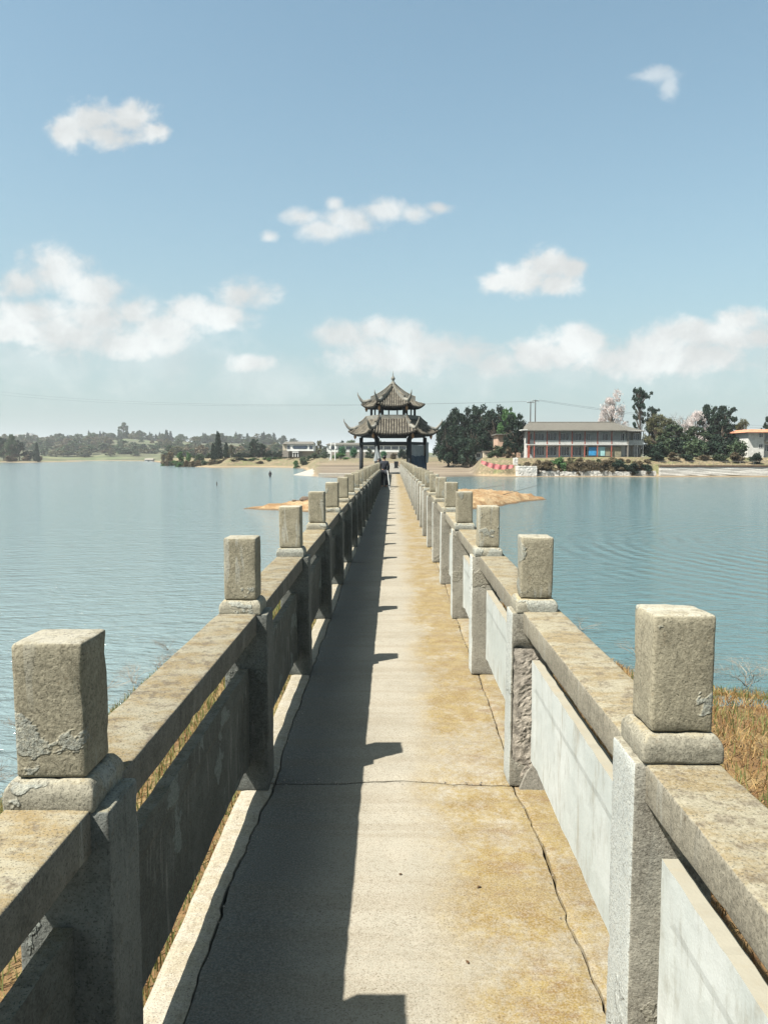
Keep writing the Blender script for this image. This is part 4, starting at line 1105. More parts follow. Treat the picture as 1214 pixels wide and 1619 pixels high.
# red banner
x0, z0 = XZ(760, 731, 153); x1, z1_ = XZ(811, 737, 152)
V = []; Fc = []
for lay in (0, 1):
    for i in range(25):
        q = i / 24; zc = EYE + (722 - (727.5 + 7.0 * q + 3.0 * math.sin(q * PI))) * 153 / F
        hgt = .55 + .45 * math.sin(q * PI * .9 + .2)
        for j in (0, 1, 2): V.append((x0 + (x1 - x0) * q, 153 - q + .14 * math.sin(q * 30 + j) + lay * .02, zc - hgt * j / 2))
for lay in (0, 1):
    for i in range(24):
        for j in (0, 1):
            a = lay * 75 + i * 3 + j; f = (a, a + 3, a + 4, a + 1); Fc.append(f if lay else f[::-1])
tag(mesh('red_banner', V, Fc, M_redcloth, smooth=True), 'sagging faded red cloth banner strung above the grassy shore', 'banner')
# parked white van and sheds below the big trees
def shed(px0, px1, py0, py1, d, label, mat=M_white):
    S = d / F; x0, _ = XZ(px0, 0, d); zb = gz(x0 + 1, d); Z = lambda py: EYE + (722 - py) * S - zb
    r = tag(empty('kiosk', (x0, d, zb)), label, 'kiosk'); X = lambda px: (px - px0) * S
    MB().box(0, X(px1), 0, 2.6, 0, Z(py0)).build('wall', mat, r); MB().box(-.15, X(px1) + .15, -.3, 2.8, Z(py0), Z(py0) + .14).build('roof', M_greyb, r)
    window(r, X(px1) * .2, X(px1) * .8, Z(py1) * .0 + .9, min(Z(py0) - .2, 1.9), 0, mull=1)
shed(750, 761, 715, 728, 190, 'small white kiosk at the foot of the dark trees')
shed(764, 776, 714, 729, 186, 'small cream kiosk between the white kiosk and the peach house', M_cream)

def white_house_left():
    d = 336.0; S = d / F; x0, _ = XZ(447, 0, d); zb = gz(x0 + 5, d)
    r = tag(empty('white_house', (x0, d, zb)), 'white modern two storey house with a long rounded ribbon window on the left shore', 'house')
    Z = lambda py: EYE + (722 - py) * S - zb; X = lambda px: (px - 447) * S
    MB().box(X(454), X(496), 0, 9, Z(713), Z(702)).build('upper_wall', M_white, r); MB().box(0, X(454) - .01, .3, 9, Z(712), Z(701.5)).build('side_wall', M_cream, r)
    MB().box(X(457), X(477), 1.5, 8.9, 0, Z(713) - .01).build('lower_wall', M_greyb, r)
    MB().box(X(477) + .01, X(496), 2.2, 8.9, 0, Z(713) - .01).build('lower_wall', M_cream, r)
    MB().add([(X(447), -.5, Z(702) + .02), (X(497), -.5, Z(702) + .02), (X(497), 9.5, Z(702) + .02), (X(447), 9.5, Z(702) + .02), (X(450), 4.5, Z(697.8)), (X(494), 4.5, Z(697.8))],
             [(0, 1, 5, 4), (1, 2, 5), (2, 3, 4, 5), (3, 0, 4), (3, 2, 1, 0)]).build('roof', M_oldroof, r)
    window(r, X(454.3), X(459), Z(710), Z(704), 0, M_gblue, 1, M_greyb, .1); window(r, X(489), X(495), Z(710), Z(704.5), 0, M_gblue, 0, M_greyb, .1)
    # ribbon window with round ends
    xa, xb, zc, rr = X(463), X(486.5), Z(707.1), (Z(704.7) - Z(709.6)) / 2
    def pill(xa, xb, zc, rr, y0, y1):
        pts = [(xa + rr + rr * math.cos(a), zc + rr * math.sin(a)) for a in np.linspace(PI / 2, 1.5 * PI, 9)] + [(xb - rr + rr * math.cos(a), zc + rr * math.sin(a)) for a in np.linspace(-PI / 2, PI / 2, 9)]
        n = len(pts); V = [(p[0], y0, p[1]) for p in pts] + [(p[0], y1, p[1]) for p in pts]
        return V, [tuple(range(n)), tuple(range(n, 2 * n))[::-1]] + [(k, (k + 1) % n, n + (k + 1) % n, n + k)[::-1] for k in range(n)]
    wv = MB(); wv.add(*pill(xa - .1, xb + .1, zc, rr + .1, -.04, -.003)); wf = wv.build('window', M_greyb, r)
    MB().add(*pill(xa, xb, zc, rr, -.07, -.041)).build('pane', M_gblue, wf)
    # porch
    for px in (463.5, 467.5, 471.5): MB().box(X(px) - .16, X(px) + .16, -.6, -.3, 0, Z(715.5)).build('porch_column', M_white, r)
    MB().box(X(462.5), X(472.5), -.8, 1.4, Z(715.5) + .01, Z(714)).build('porch_slab', M_white, r)
    MB().box(X(468.2), X(471), 1.42, 1.49, 0, Z(716.5)).build('door', M_glass, r)
    # gabled annexe
    MB().add([(X(447.5), -2, 0), (X(457), -2, 0), (X(457), -2, Z(714)), (X(452.5), -2, Z(711.5)), (X(447.5), -2, Z(714)), (X(447.5), 1, 0), (X(457), 1, 0), (X(457), 1, Z(714)), (X(452.5), 1, Z(711.5)), (X(447.5), 1, Z(714))],
             [(0, 1, 2, 3, 4), (9, 8, 7, 6, 5), (1, 6, 7, 2), (2, 7, 8, 3), (3, 8, 9, 4), (4, 9, 5, 0)]).build('annexe', M_greyb, r)
white_house_left()
def blue_window_house():
    d = 300.0; S = d / F; x0, _ = XZ(517, 0, d); zb = gz(x0 + 8, d)
    r = tag(empty('pavilion_house', (x0, d, zb)), 'long low white house with blue tinted windows behind the pavilion', 'house'); r.name = 'low_white_house'
    Z = lambda py: EYE + (722 - py) * S - zb; X = lambda px: (px - 517) * S
    MB().box(0, X(640), 0, 8, 0, Z(703)).build('wall', M_white, r)
    MB().add([(-.6, -.8, Z(703) + .01), (X(641), -.8, Z(703) + .01), (X(641), 8.6, Z(703) + .01), (-.6, 8.6, Z(703) + .01), (1.2, 4, Z(699.8)), (X(639), 4, Z(699.8))],
             [(0, 1, 5, 4), (1, 2, 5), (2, 3, 4, 5), (3, 0, 4), (3, 2, 1, 0)]).build('roof', M_oldroof, r)
    for a in range(523, 634, 12): window(r, X(a), X(a + 10.5), Z(711), Z(705), 0, M_gblue, 2, M_white, .12)
    MB().box(X(522), X(640), -.3, -.05, 0, Z(714.5)).build('plinth', M_greyb, r)
blue_window_house()
def right_house():
    d = 175.0; S = d / F; x0, _ = XZ(1177, 0, d); zb = gz(x0 + 5, d)
    r = tag(empty('orange_roof_house', (x0, d, zb)), 'white two storey house with an orange tiled flat eave at the right edge', 'house')
    Z = lambda py: EYE + (722 - py) * S - zb; X = lambda px: (px - 1177) * S
    MB().box(0, X(1202), 0, 9, 0, Z(683)).build('wall', M_wall, r); MB().box(X(1202) + .003, X(1300), .9, 9, 0, Z(683)).build('wall', M_wall, r)
    MB().add([(-.8, -1.3, Z(684)), (X(1302), -1.3, Z(684)), (X(1302), 9.5, Z(684)), (-.8, 9.5, Z(684)), (.6, .6, Z(679)), (X(1300), .6, Z(679)), (X(1300), 8, Z(679)), (.6, 8, Z(679))],
             [(3, 2, 1, 0), (4, 5, 6, 7), (0, 1, 5, 4), (1, 2, 6, 5), (2, 3, 7, 6), (3, 0, 4, 7)]).build('roof', M_orange, r)
    for z0, z1 in ((692, 685), (709, 702)): window(r, X(1193.5), X(1200), Z(z0), Z(z1), 0, mull=1)
    for z0, z1 in ((696, 686), (714, 703)):
        for a in (1206, 1222, 1240): window(r, X(a), X(a + 9), Z(z0), Z(z1), .9, mull=2)
    MB().box(X(1204), X(1300), -.1, .88, Z(698.5), Z(697)).build('balcony_slab', M_wall, r); MB().box(X(1204), X(1300), -.1, -.02, Z(697) + .01, Z(694)).build('balcony_rail', M_greyb, r)
right_house()
# far apartment towers
M_towr = plain('distant_tower_render', (0.42, 0.40, 0.39), .9, .06, .02)
for (a, b, top, lab) in ((22.5, 31, 686.5, 'pale distant tower block, left of the two on the horizon'), (38.5, 49, 685.2, 'wider pale distant tower block, right of the two on the horizon')):
    d = 2600; x0, zt = XZ(a, top, d); x1, _ = XZ(b, top, d)
    r = tag(empty('tower_block', (x0, d, 10)), lab, 'tower block', 'apartment towers on the horizon')
    MB().box(0, x1 - x0, 0, 18, 0, zt - 10).build('wall', M_towr, r)
    w_ = MB()
    for f in range(int((zt - 20) / 4)):
        for c in range(4): w_.box((x1 - x0) * (c + .25) / 4, (x1 - x0) * (c + .75) / 4, -.3, -.01, 6 + f * 4, 8 + f * 4)
    w_.build('window_band', M_glass, r)['kind'] = 'stuff'
# small ruined hut on the far shore
x0, _ = XZ(228, 0, 640); r = tag(empty('hut', (x0, 640, gz(x0, 640))), 'tiny whitewashed hut on the far left shore below the hill', 'hut')
MB().box(0, 7, 0, 4, 0, 2.3).build('wall', M_wall, r); MB().add([(-.4, -.4, 2.32), (7.4, -.4, 2.32), (7.4, 4.4, 2.32), (-.4, 4.4, 2.32), (0, 2, 3.6), (7, 2, 3.6)], [(0, 1, 5, 4), (1, 2, 5), (2, 3, 4, 5), (3, 0, 4), (3, 2, 1, 0)]).build('roof', M_greyb, r)
MB().box(2.5, 4, -.03, -.003, 0, 1.8).build('door', M_glass, r)

# concrete boat ramp
A = W(468, 752.5); B = W(503, 753.8)
P4 = [(W(464, 751)[0], W(464, 751)[1], -.3), (A[0] + 5.5, 150, -.3), (XZ(542, 0, 232)[0], 232, 1.12), (XZ(512, 0, 232)[0], 232, 1.12)]
rp = MB(); V = [(p[0], p[1], p[2] + .38) for p in P4] + [(p[0], p[1], p[2] - 1.2) for p in P4]
rp.add(V, [(0, 1, 2, 3), (7, 6, 5, 4), (0, 4, 5, 1), (1, 5, 6, 2), (2, 6, 7, 3), (3, 7, 4, 0)])
M_ramp = concrete('pale_ramp_concrete', (0.42, 0.39, 0.33), (0.50, 0.47, 0.41), bump=.5)
tag(rp.build('boat_ramp', M_ramp), 'pale concrete boat ramp sloping into the lake left of the pavilion', 'boat ramp')
x0, z1 = XZ(503, 748.5, 148); x1, _ = XZ(575, 748, 148)
tag(MB().box(0, x1 - x0, 0, 3.5, -1, z1).build('landing_slab', M_ramp, None, (x0, 148, 0)), 'low concrete landing slab with a dark waterline face beside the boat ramp', 'landing stage')

# utility poles and wires
M_pole = plain('dark_concrete_pole', (0.10, 0.09, 0.08), .9, .2, 3)
def upole(px, top, d, label):
    x, zt = XZ(px, top, d); zb = gz(x, d); r = tag(empty('utility_pole', (x, d, zb)), label, 'utility pole', 'utility poles behind the dark trees'); h = zt - zb
    MB().tube([(0, 0, 0), (0, 0, h)], [.17, .10], 8).build('pole', M_pole, r)
    MB().box(-.85, .85, -.06, .06, h - .35, h - .22).build('crossarm', M_pole, r)
    for q in (-.75, 0, .75): MB().lathe([(.04, 0), (.07, .06), (.04, .12), (.06, .18), (.02, .26)], 6, (q, 0, h - .22)).build('insulator', M_white, r)
    return x, d, zt
pA = upole(836.5, 635.5, 176, 'left of the two utility poles rising beside the big dark tree'); pB = upole(844, 633, 180, 'right, taller of the two utility poles beside the big dark tree')
def wire(a, b, sag, label, r_=.022):
    a, b = Vector(a), Vector(b); P = []
    for i in range(25): q = i / 24; p = a.lerp(b, q); p.z -= sag * 4 * q * (1 - q); P.append(p)
    tag(MB().tube(P, r_, 3, False).build('power_line', M_pole), label, 'power line', 'power lines')
for k, q in enumerate((-.75, .75)):
    w_lab = ['front', 'rear'][k]
    wire((pB[0] + q, pB[1], pB[2]), (150, 210, 9.5 + k), 2.0, f'{w_lab} power line running right from the taller utility pole')
    wire((pA[0] + q, pA[1], pA[2]), (-260, 420 + k * 8, 44 + k * 2), 5.0, f'{w_lab} faint power line crossing the sky left of the utility poles', .016)
# white lattice poles on the flat
d = 215
x0, zt = XZ(523.5, 700, d); x1, _ = XZ(530, 700, d); zb = gz(x0, d)
r = tag(empty('transformer_stand', (x0, d, zb)), 'pair of white poles carrying small boxes beside the boat ramp', 'transformer stand')
for q in (0, x1 - x0): MB().tube([(q, 0, 0), (q, 0, zt - zb)], .14, 8).build('pole', M_white, r)
MB().box(-.3, x1 - x0 + .3, -.08, .08, 4.6, 4.8).build('crossbeam', M_white, r)
MB().box(-.5, .0, -.35, .35, 3.3, 4.1).build('box', M_white, r); MB().box(x1 - x0, x1 - x0 + .45, -.35, .35, 3.3, 4.0).build('box', M_white, r)
MB().tube([(-.5, 0, 0), (.1, 0, 1.6)], .09, 6).build('brace', M_white, r)

# ------------------------------------------------------------------ plants
def quads(P, size, asp=1.6, up=0.0, rs=None):
    rs = rs or rng; n = len(P)
    a = rs.normal(size=(n, 3)); a[:, 2] *= (1 - up); a /= np.linalg.norm(a, axis=1)[:, None]
    b = rs.normal(size=(n, 3)); b -= (a * b).sum(1)[:, None] * a; b /= np.linalg.norm(b, axis=1)[:, None]
    s = size * rs.uniform(.6, 1.35, n)[:, None]
    u = a * s * asp * .5; v = b * s * .5
    V = np.stack([P - u, P + v * .9, P + u, P - v * .9], 1).reshape(-1, 3)
    Fc = np.arange(n * 4).reshape(-1, 4)
    return V, Fc
def leaf_mesh(name, P, size, mat, asp=1.6, up=0.0, extra=None, emat=None, rs=None):
    V, Fc = quads(P, size, asp, up, rs); Fl = Fc.tolist(); V = V.tolist(); mi = [0] * len(Fl)
    if extra is not None:
        k = len(V); V += extra.V; Fl += [tuple(i + k for i in f) for f in extra.F]; mi += [1] * len(extra.F)
    me = bpy.data.meshes.new(name); me.from_pydata(V, [], Fl); me.materials.append(mat)
    if emat: me.materials.append(emat); me.polygons.foreach_set('material_index', mi)
    return me
def crown_pts(n, clumps, rs, shell=.3):
    """clumps: list (x,y,z,rx,rz); leaves crowd the shell of each clump"""
    wts = np.array([c[3] ** 2 for c in clumps]); wts /= wts.sum(); out = []
    for c, wq in zip(clumps, wts):
        k = max(6, int(n * wq)); d = rs.normal(size=(k, 3)); d /= np.linalg.norm(d, axis=1)[:, None]
        rad = rs.uniform(shell, 1.08, k)[:, None] ** .7
        k_ = rs.normal(size=(k, 1)) * .13 + 1; lump = k_ + .25 * np.sin(d[:, :1] * 7 + c[0] * 30) * np.cos(d[:, 2:] * 6 + c[1] * 20)
        out.append(np.array(c[:3]) + d * rad * lump * np.array([c[3], c[3], c[4]]))
    return np.concatenate(out)
def clump_set(kind, rs):
    cl = []
    if kind == 'broad':
        for i in range(38):
            z = rs.uniform(.22, .94); rmax = .42 * math.sin(min(1, (1.02 - z) / .55) * PI / 2) * (.55 + .45 * min(1, (z - .15) / .25)); a = rs.uniform(0, 2 * PI); r = rmax * math.sqrt(rs.uniform(.2, 1))
            s = rs.uniform(.05, .12); cl.append((r * math.cos(a), r * math.sin(a), z, s, s * rs.uniform(.5, .9)))
    elif kind == 'banyan':
        for i in range(70):
            z = rs.uniform(.14, .92); rmax = .46 * math.sqrt(max(.05, 1 - ((z - .45) / .56) ** 2)); a = rs.uniform(0, 2 * PI); r = rmax * math.sqrt(rs.uniform(.25, 1))
            s = rs.uniform(.045, .10); cl.append((r * math.cos(a), r * math.sin(a), z, s, s * rs.uniform(.7, 1.4)))
    elif kind == 'conifer':
        for i in range(26):
            z = i / 26 * .88 + .10; rmax = .40 * (1 - z) ** .75 + .03; a = i * 2.4; s = .06 + .10 * (1 - z)
            cl.append((rmax * .55 * math.cos(a), rmax * .55 * math.sin(a), z, s, s * 1.1))
    elif kind == 'euca':
        for i in range(17):
            z = [.25, .35, .42, .5, .55, .6, .62, .7, .72, .76, .8, .84, .88, .9, .93, .95, .97][i]; a = rs.uniform(0, 2 * PI); r = rs.uniform(.10, .42) * (1.15 - z * .6)
            s = rs.uniform(.045, .075)
            for q in range(5): cl.append((r * math.cos(a) + rs.normal() * .06, r * math.sin(a) + rs.normal() * .06, z + rs.normal() * .03, s * rs.uniform(.4, 1), s * .5))
    elif kind == 'bush':
        for i in range(14):
            a = rs.uniform(0, 2 * PI); r = rs.uniform(0, .36); z = rs.uniform(.12, .8) * (1 - r); s = rs.uniform(.10, .18); cl.append((r * math.cos(a), r * math.sin(a), z, s, s))
    elif kind == 'round':
        for i in range(10):
            a = rs.uniform(0, 2 * PI); r = rs.uniform(0, .2); cl.append((r * math.cos(a), r * math.sin(a), rs.uniform(.35, .65), .25, .28))
    return cl
def branches(kind, cl, rs, tr=.028):
    mb = MB(); top = {'broad': .5, 'banyan': .35, 'conifer': .95, 'euca': .9, 'bush': .2, 'round': .4}[kind]
    j = lambda z: (.02 * math.sin(z * 9), .02 * math.cos(z * 7) - .02, z)
    mb.tube([j(q) for q in np.linspace(0, top, 6)], [tr * (1.25 - q) for q in np.linspace(0, .9, 6)], 7)
    for c in cl:
        z0 = min(top, max(.12, c[2] - rs.uniform(.08, .25))); p0 = j(z0); mid = ((p0[0] + c[0]) / 2, (p0[1] + c[1]) / 2, (z0 + c[2]) / 2 + .02)
        mb.tube([p0, mid, c[:3]], [tr * .45, tr * .3, tr * .12], 4, False)
    return mb
SP = {}
def species(key, kind, mat, n, size, nvar=2, asp=1.6, tr=.028, bark=None):
    L = []
    for v in range(nvar):
        rs = np.random.default_rng(abs(hash((key, v))) % 1000 if False else sum(map(ord, key)) * 7 + v * 101)
        cl = clump_set(kind, rs); P = crown_pts(n, cl, rs)
        cm = leaf_mesh('crown', P, size, mat, asp, rs=rs); b = branches(kind, cl, rs, tr)
        tm = bpy.data.meshes.new('trunk'); tm.from_pydata(b.V, [], b.F); tm.materials.append(bark or M_bark)
        L.append((cm, tm))
    SP[key] = L
species('banyan', 'banyan', L_dark, 9000, .030, 3, tr=.035)
species('fresh', 'broad', L_fresh, 5000, .034, 1)
species('broad', 'broad', L_mid, 4200, .034, 3)
species('darkbroad', 'broad', L_dark, 5200, .032, 2)
species('conifer', 'conifer', L_con, 3600, .038, 2)
species('euca', 'euca', L_con, 3600, .026, 1, tr=.02)
species('blossom', 'broad', L_blossom, 4200, .020, 2, tr=.022)
species('olive', 'broad', L_olive, 2600, .030, 2)
species('bushy', 'bush', L_mid, 1800, .055, 2); species('bushg', 'bush', L_fresh, 1600, .055, 1); species('bushd', 'bush', L_dark, 1800, .055, 2)
species('scrub', 'bush', L_scrub, 1700, .042, 3, asp=3.2); species('round', 'round', L_round, 1800, .06, 1)
species('farA', 'broad', L_mid, 700, .075, 3); species('farB', 'conifer', L_con, 600, .075, 2); species('farC', 'bush', L_scrub, 500, .09, 2); species('farD', 'broad', L_olive, 600, .07, 2)
def tree(px, top, wpx, d, sp, label, cat='tree', group=None, name=None, base=None, wm=.92):
    x, zt = XZ(px, top, d); zb = gz(x, d) - .05 if base is None else base; h = max(.6, zt - zb); wdt = wpx / F * d / wm
    cm, tm = SP[sp][random.randrange(len(SP[sp]))]
    nm_ = name or {'conifer': 'conifer_tree', 'banyan': 'banyan_tree', 'euca': 'eucalyptus_tree', 'blossom': 'blossom_tree'}.get(sp, 'broadleaf_tree' if cat == 'tree' else 'shrub')
    r = empty(nm_, (x, d, zb), random.uniform(0, 6.28)); r.scale = (wdt, wdt, h); tag(r, label, cat, group)
    inst('crown', cm, r); inst('trunk' if cat == 'tree' else 'stem', tm, r); return r
G = 'big dark trees on the shore right of the pavilion'
tree(708, 664, 44, 196, 'banyan', 'leftmost, lowest of the big dark trees, its crown touching the pavilion roof', group=G)
tree(728, 643, 56, 205, 'banyan', 'dark tree with a stepped top just right of the pavilion', group=G)
tree(757, 637, 62, 206, 'banyan', 'tallest dark tree in the middle of the big clump', group=G)
tree(782, 640, 52, 200, 'banyan', 'dark tree right of the middle of the big clump', group=G)
tree(802, 643, 40, 184, 'fresh', 'bright green tree showing through the top right of the dark clump', group=G)
tree(813, 652, 44, 172, 'banyan', 'rightmost dark tree, next to the utility poles', group=G)
tree(744, 668, 50, 192, 'banyan', 'low dark tree hanging over the mud flat in front of the clump', group=G)
tree(770, 650, 62, 215, 'banyan', 'dark tree filling the back of the big clump', group=G)
tree(726, 660, 52, 214, 'banyan', 'dark tree behind the one with the stepped top', group=G)
tree(786, 700, 34, 168, 'bushy', 'brown green bush above the red banner', 'shrub')
tree(803, 705, 22, 166, 'scrub', 'dry bush beside the pale square pillar', 'shrub')
tree(966, 617, 54, 192, 'blossom', 'large pale blossom tree behind the roof of the columned building')
tree(955, 640, 30, 196, 'blossom', 'smaller pale blossom tree left of the large one')
tree(1006, 616, 46, 188, 'euca', 'tall sparse dark eucalyptus right of the large blossom tree')
tree(1026, 645, 34, 192, 'euca', 'leaning lower eucalyptus beside the tall one')
tree(1098, 649, 44, 186, 'blossom', 'pinkish blossom tree in front of the tall dark trees')
tree(1078, 664, 36, 182, 'blossom', 'low pale blossom tree above the green bushes')
tree(1116, 636, 48, 200, 'darkbroad', 'dark green tree with a pointed top behind the pinkish blossom')
tree(1141, 638, 58, 194, 'darkbroad', 'tall dark green tree left of the orange roofed house')
tree(1168, 663, 28, 184, 'olive', 'yellow olive tree beside the orange roofed house')
tree(1208, 656, 26, 215, 'darkbroad', 'dark tree rising behind the orange roofed house')
tree(1035, 655, 46, 182, 'olive', 'olive green tree below the eucalyptus at the roof end')
tree(1060, 672, 56, 180, 'broad', 'mid green tree in the thicket right of the columned building')
tree(1050, 662, 50, 190, 'olive', 'yellow green tree between the eucalyptus and the bare tree')
tree(1095, 674, 56, 178, 'broad', 'mid green tree filling the thicket below the pinkish blossom')
tree(1132, 664, 60, 182, 'darkbroad', 'broad dark tree filling the thicket left of the orange roofed house')
tree(1030, 668, 44, 186, 'darkbroad', 'dark tree behind the right end of the tiled roof')
GB = 'bushes in the thicket right of the columned building'
for i, (px, top, w_, sp_, lab) in enumerate([(1024, 688, 40, 'bushd', 'dark bush touching the end wing of the columned building'), (1045, 681, 44, 'bushy', 'mid green bush second from the columned building'),
        (1070, 684, 46, 'bushd', 'dark bush below the low blossom tree'), (1092, 684, 44, 'bushy', 'dark bush below the pinkish blossom tree'), (1115, 682, 44, 'bushd', 'dark bush with a pale stem below the pointed dark tree'),
        (1138, 682, 44, 'bushd', 'dark bush under the tall dark green tree'), (1160, 688, 38, 'bushy', 'mid green bush in front of the yellow olive tree')]):
    tree(px, top, w_, 168 + (i % 3) * 3, sp_, lab, 'shrub', GB)
for i, (px, top, w_, sp_, lab) in enumerate([(1035, 712, 30, 'bushd', 'low dark bush above the white wall at its left end'), (1060, 714, 30, 'scrub', 'low dry bush above the white wall near its left end'), (1084, 712, 30, 'bushd', 'low dark bush above the white wall below the blossom'),
        (1108, 716, 28, 'scrub', 'low dry bush above the white wall below the tall dark trees'), (1132, 714, 30, 'bushy', 'low green bush above the white wall below the tall dark trees'), (1158, 712, 30, 'scrub', 'arching straw coloured bush left of the round green one')]):
    tree(px, top, w_, 160, sp_, lab, 'shrub', 'low bushes along the white retaining wall')
tree(1191, 712, 26, 158, 'bushd', 'round dark green bush in front of the orange roofed house', 'shrub')
def ordinal(i, n): return ['leftmost', 'second', 'third', 'fourth', 'fifth', 'sixth', 'seventh', 'eighth', 'ninth', 'tenth', 'eleventh', 'twelfth', 'thirteenth', 'fourteenth'][i]
GS = 'brush growing along the terrace wall of the columned building'
for i in range(14):
    px = 838 + i * 14; sp_ = 'bushg' if i in (3,) else ('bushd' if i in (10, 11, 13) else 'scrub')
    tree(px + random.uniform(-3, 3), random.uniform(721, 727) - (6 if i == 3 else 0), 32, 154.4 + random.uniform(-.5, .6), sp_, ('leafy green bush' if i == 3 else 'dark bush' if sp_ == 'bushd' else 'dry brown bush') + f', {ordinal(i, 14)} from the left in the row along the terrace wall', 'shrub', GS, base=.7)
for i in range(14):
    px = 850 + i * 13; tree(px, random.uniform(721, 726), 24, 158.3, ['scrub', 'scrub', 'bushy', 'scrub', 'olive'][i % 5], f'upper brush, {ordinal(i, 14)} from the left, growing right against the terrace wall', 'shrub', 'upper brush against the terrace wall', base=1.6)
for i in range(10):
    px = 848 + i * 19; tree(px, random.uniform(731, 737), 26, 153.9, 'scrub', f'low dry tuft, {ordinal(i, 10)} from the left at the foot of the terrace wall', 'shrub', 'dry tufts at the foot of the terrace wall', base=.35)
# behind and left of the pavilion
for (px, top, w_, d, sp_, lab) in [(541, 703, 18, 262, 'round', 'clipped round bright green tree beside the white poles'), (560, 705, 16, 262, 'round', 'clipped round bright green tree touching the left pavilion column'),
        (584, 705, 17, 255, 'bushy', 'olive bush seen between the left pavilion columns'), (607, 711, 13, 250, 'round', 'small bright green bush seen through the pavilion'),
        (636, 706, 20, 250, 'bushd', 'dark green bush seen through the right of the pavilion'), (622, 714, 14, 246, 'scrub', 'dry bush seen through the middle of the pavilion'), (538, 715, 34, 232, 'bushg', 'low green shrub spreading at the foot of the white poles'),
        (514, 712, 22, 290, 'bushy', 'dark green bush between the two white houses'), (497, 714, 26, 285, 'bushy', 'green bush in front of the ribbon window house'), (481, 718, 20, 280, 'bushy', 'low hedge right of the porch of the ribbon window house'), (505, 694, 14, 380, 'farD', 'thin tree rising between the two white houses'),
        (541, 695, 12, 380, 'darkbroad', 'dark round tree top behind the low white house'), (612, 704, 30, 400, 'broad', 'green tree behind the pavilion')]:
    tree(px, top, w_, d, sp_, lab, 'tree' if top < 700 else 'shrub')
# trees on the left mid shore
for (px, top, w_, d, sp_, lab, c) in [(345, 682, 22, 310, 'conifer', 'tall pointed dark conifer on the left shore', 'tree'), (337, 700, 14, 314, 'conifer', 'smaller conifer left of the tall pointed one', 'tree'), (358, 699, 16, 308, 'conifer', 'smaller conifer right of the tall pointed one', 'tree'),
        (366, 703, 13, 300, 'olive', 'leaning olive tree at the edge of the orange bank', 'tree'), (403, 692, 22, 345, 'darkbroad', 'dark spreading tree halfway to the ribbon window house', 'tree'), (414, 700, 16, 340, 'darkbroad', 'smaller dark tree right of the spreading one', 'tree'),
        (443, 713, 12, 332, 'darkbroad', 'dark bush at the left corner of the ribbon window house', 'shrub'), (284, 711, 18, 322, 'bushg', 'leftmost bright green reed clump on the left shore', 'shrub'), (299, 713, 18, 318, 'bushg', 'middle bright green reed clump on the left shore', 'shrub'),
        (314, 713, 24, 330, 'bushy', 'right, duller green clump next to the reeds', 'shrub'), (330, 714, 20, 332, 'bushy', 'green bush left of the conifers', 'shrub'), (268, 708, 16, 340, 'scrub', 'brown bush left of the green reeds', 'shrub'), (258, 716, 18, 400, 'scrub', 'low brown bush on the point left of the reeds', 'shrub'),
        (425, 724, 16, 300, 'bushg', 'low bright green bush below the ribbon window house', 'shrub'), (382, 724, 20, 300, 'bushd', 'low dark bush under the leaning olive tree', 'shrub'), (468, 726, 16, 262, 'bushg', 'low green bush on the bank behind the boat ramp', 'shrub')]:
    tree(px, top, w_, d, sp_, lab, c)
for i, px in enumerate(range(372, 446, 9)):
    tree(px, random.uniform(709, 713), 14, 350, 'bushd', f'dark hedge bush, {ordinal(i, 9)} from the left in the row before the ribbon window house', 'shrub', 'hedge row left of the ribbon window house')
for i, px in enumerate([q / 10 for q in range(2560, 4750, 46)]):
    d = 300 if px > 275 else 330
    x, _ = XZ(px, 0, d)
    tree(px + random.uniform(-3, 3), random.uniform(724, 731), 16, d - 4 + random.uniform(0, 14), random.choice(['scrub', 'bushg', 'scrub', 'bushy', 'bushy']), 'low dry bush on the orange bank of the left shore', 'shrub', 'low bushes along the orange bank of the left shore')
# promontory
GP = 'dark trees on the far left point'
for i, (px, top, w_, sp_) in enumerate([(-34, 690, 26, 'darkbroad'), (-14, 688, 26, 'broad'), (4, 690, 26, 'darkbroad'), (17, 686, 22, 'broad'), (29, 694, 22, 'darkbroad'), (45, 702, 22, 'bushd'), (57, 699, 13, 'conifer'), (8, 700, 26, 'broad'), (40, 713, 30, 'scrub'), (18, 714, 30, 'scrub'), (58, 716, 16, 'scrub')]):
    labs = ['dark tree beyond the left edge of the point', 'mid green tree at the left edge of the point', 'leftmost full dark tree on the far left point', 'tallest tree on the far left point', 'dark tree below the two tower blocks', 'rounded dark bush near the tip of the point', 'narrow conifer at the tip of the point', 'mid green tree at the front of the point', 'wide dry bush at the front of the point', 'dry bush below the tallest tree of the point', 'small dry bush at the very tip of the point']
    tree(px, top, w_, 545 + (i % 3) * 10, sp_, labs[i], 'tree' if sp_ not in ('scrub', 'bushd') else 'shrub', GP)
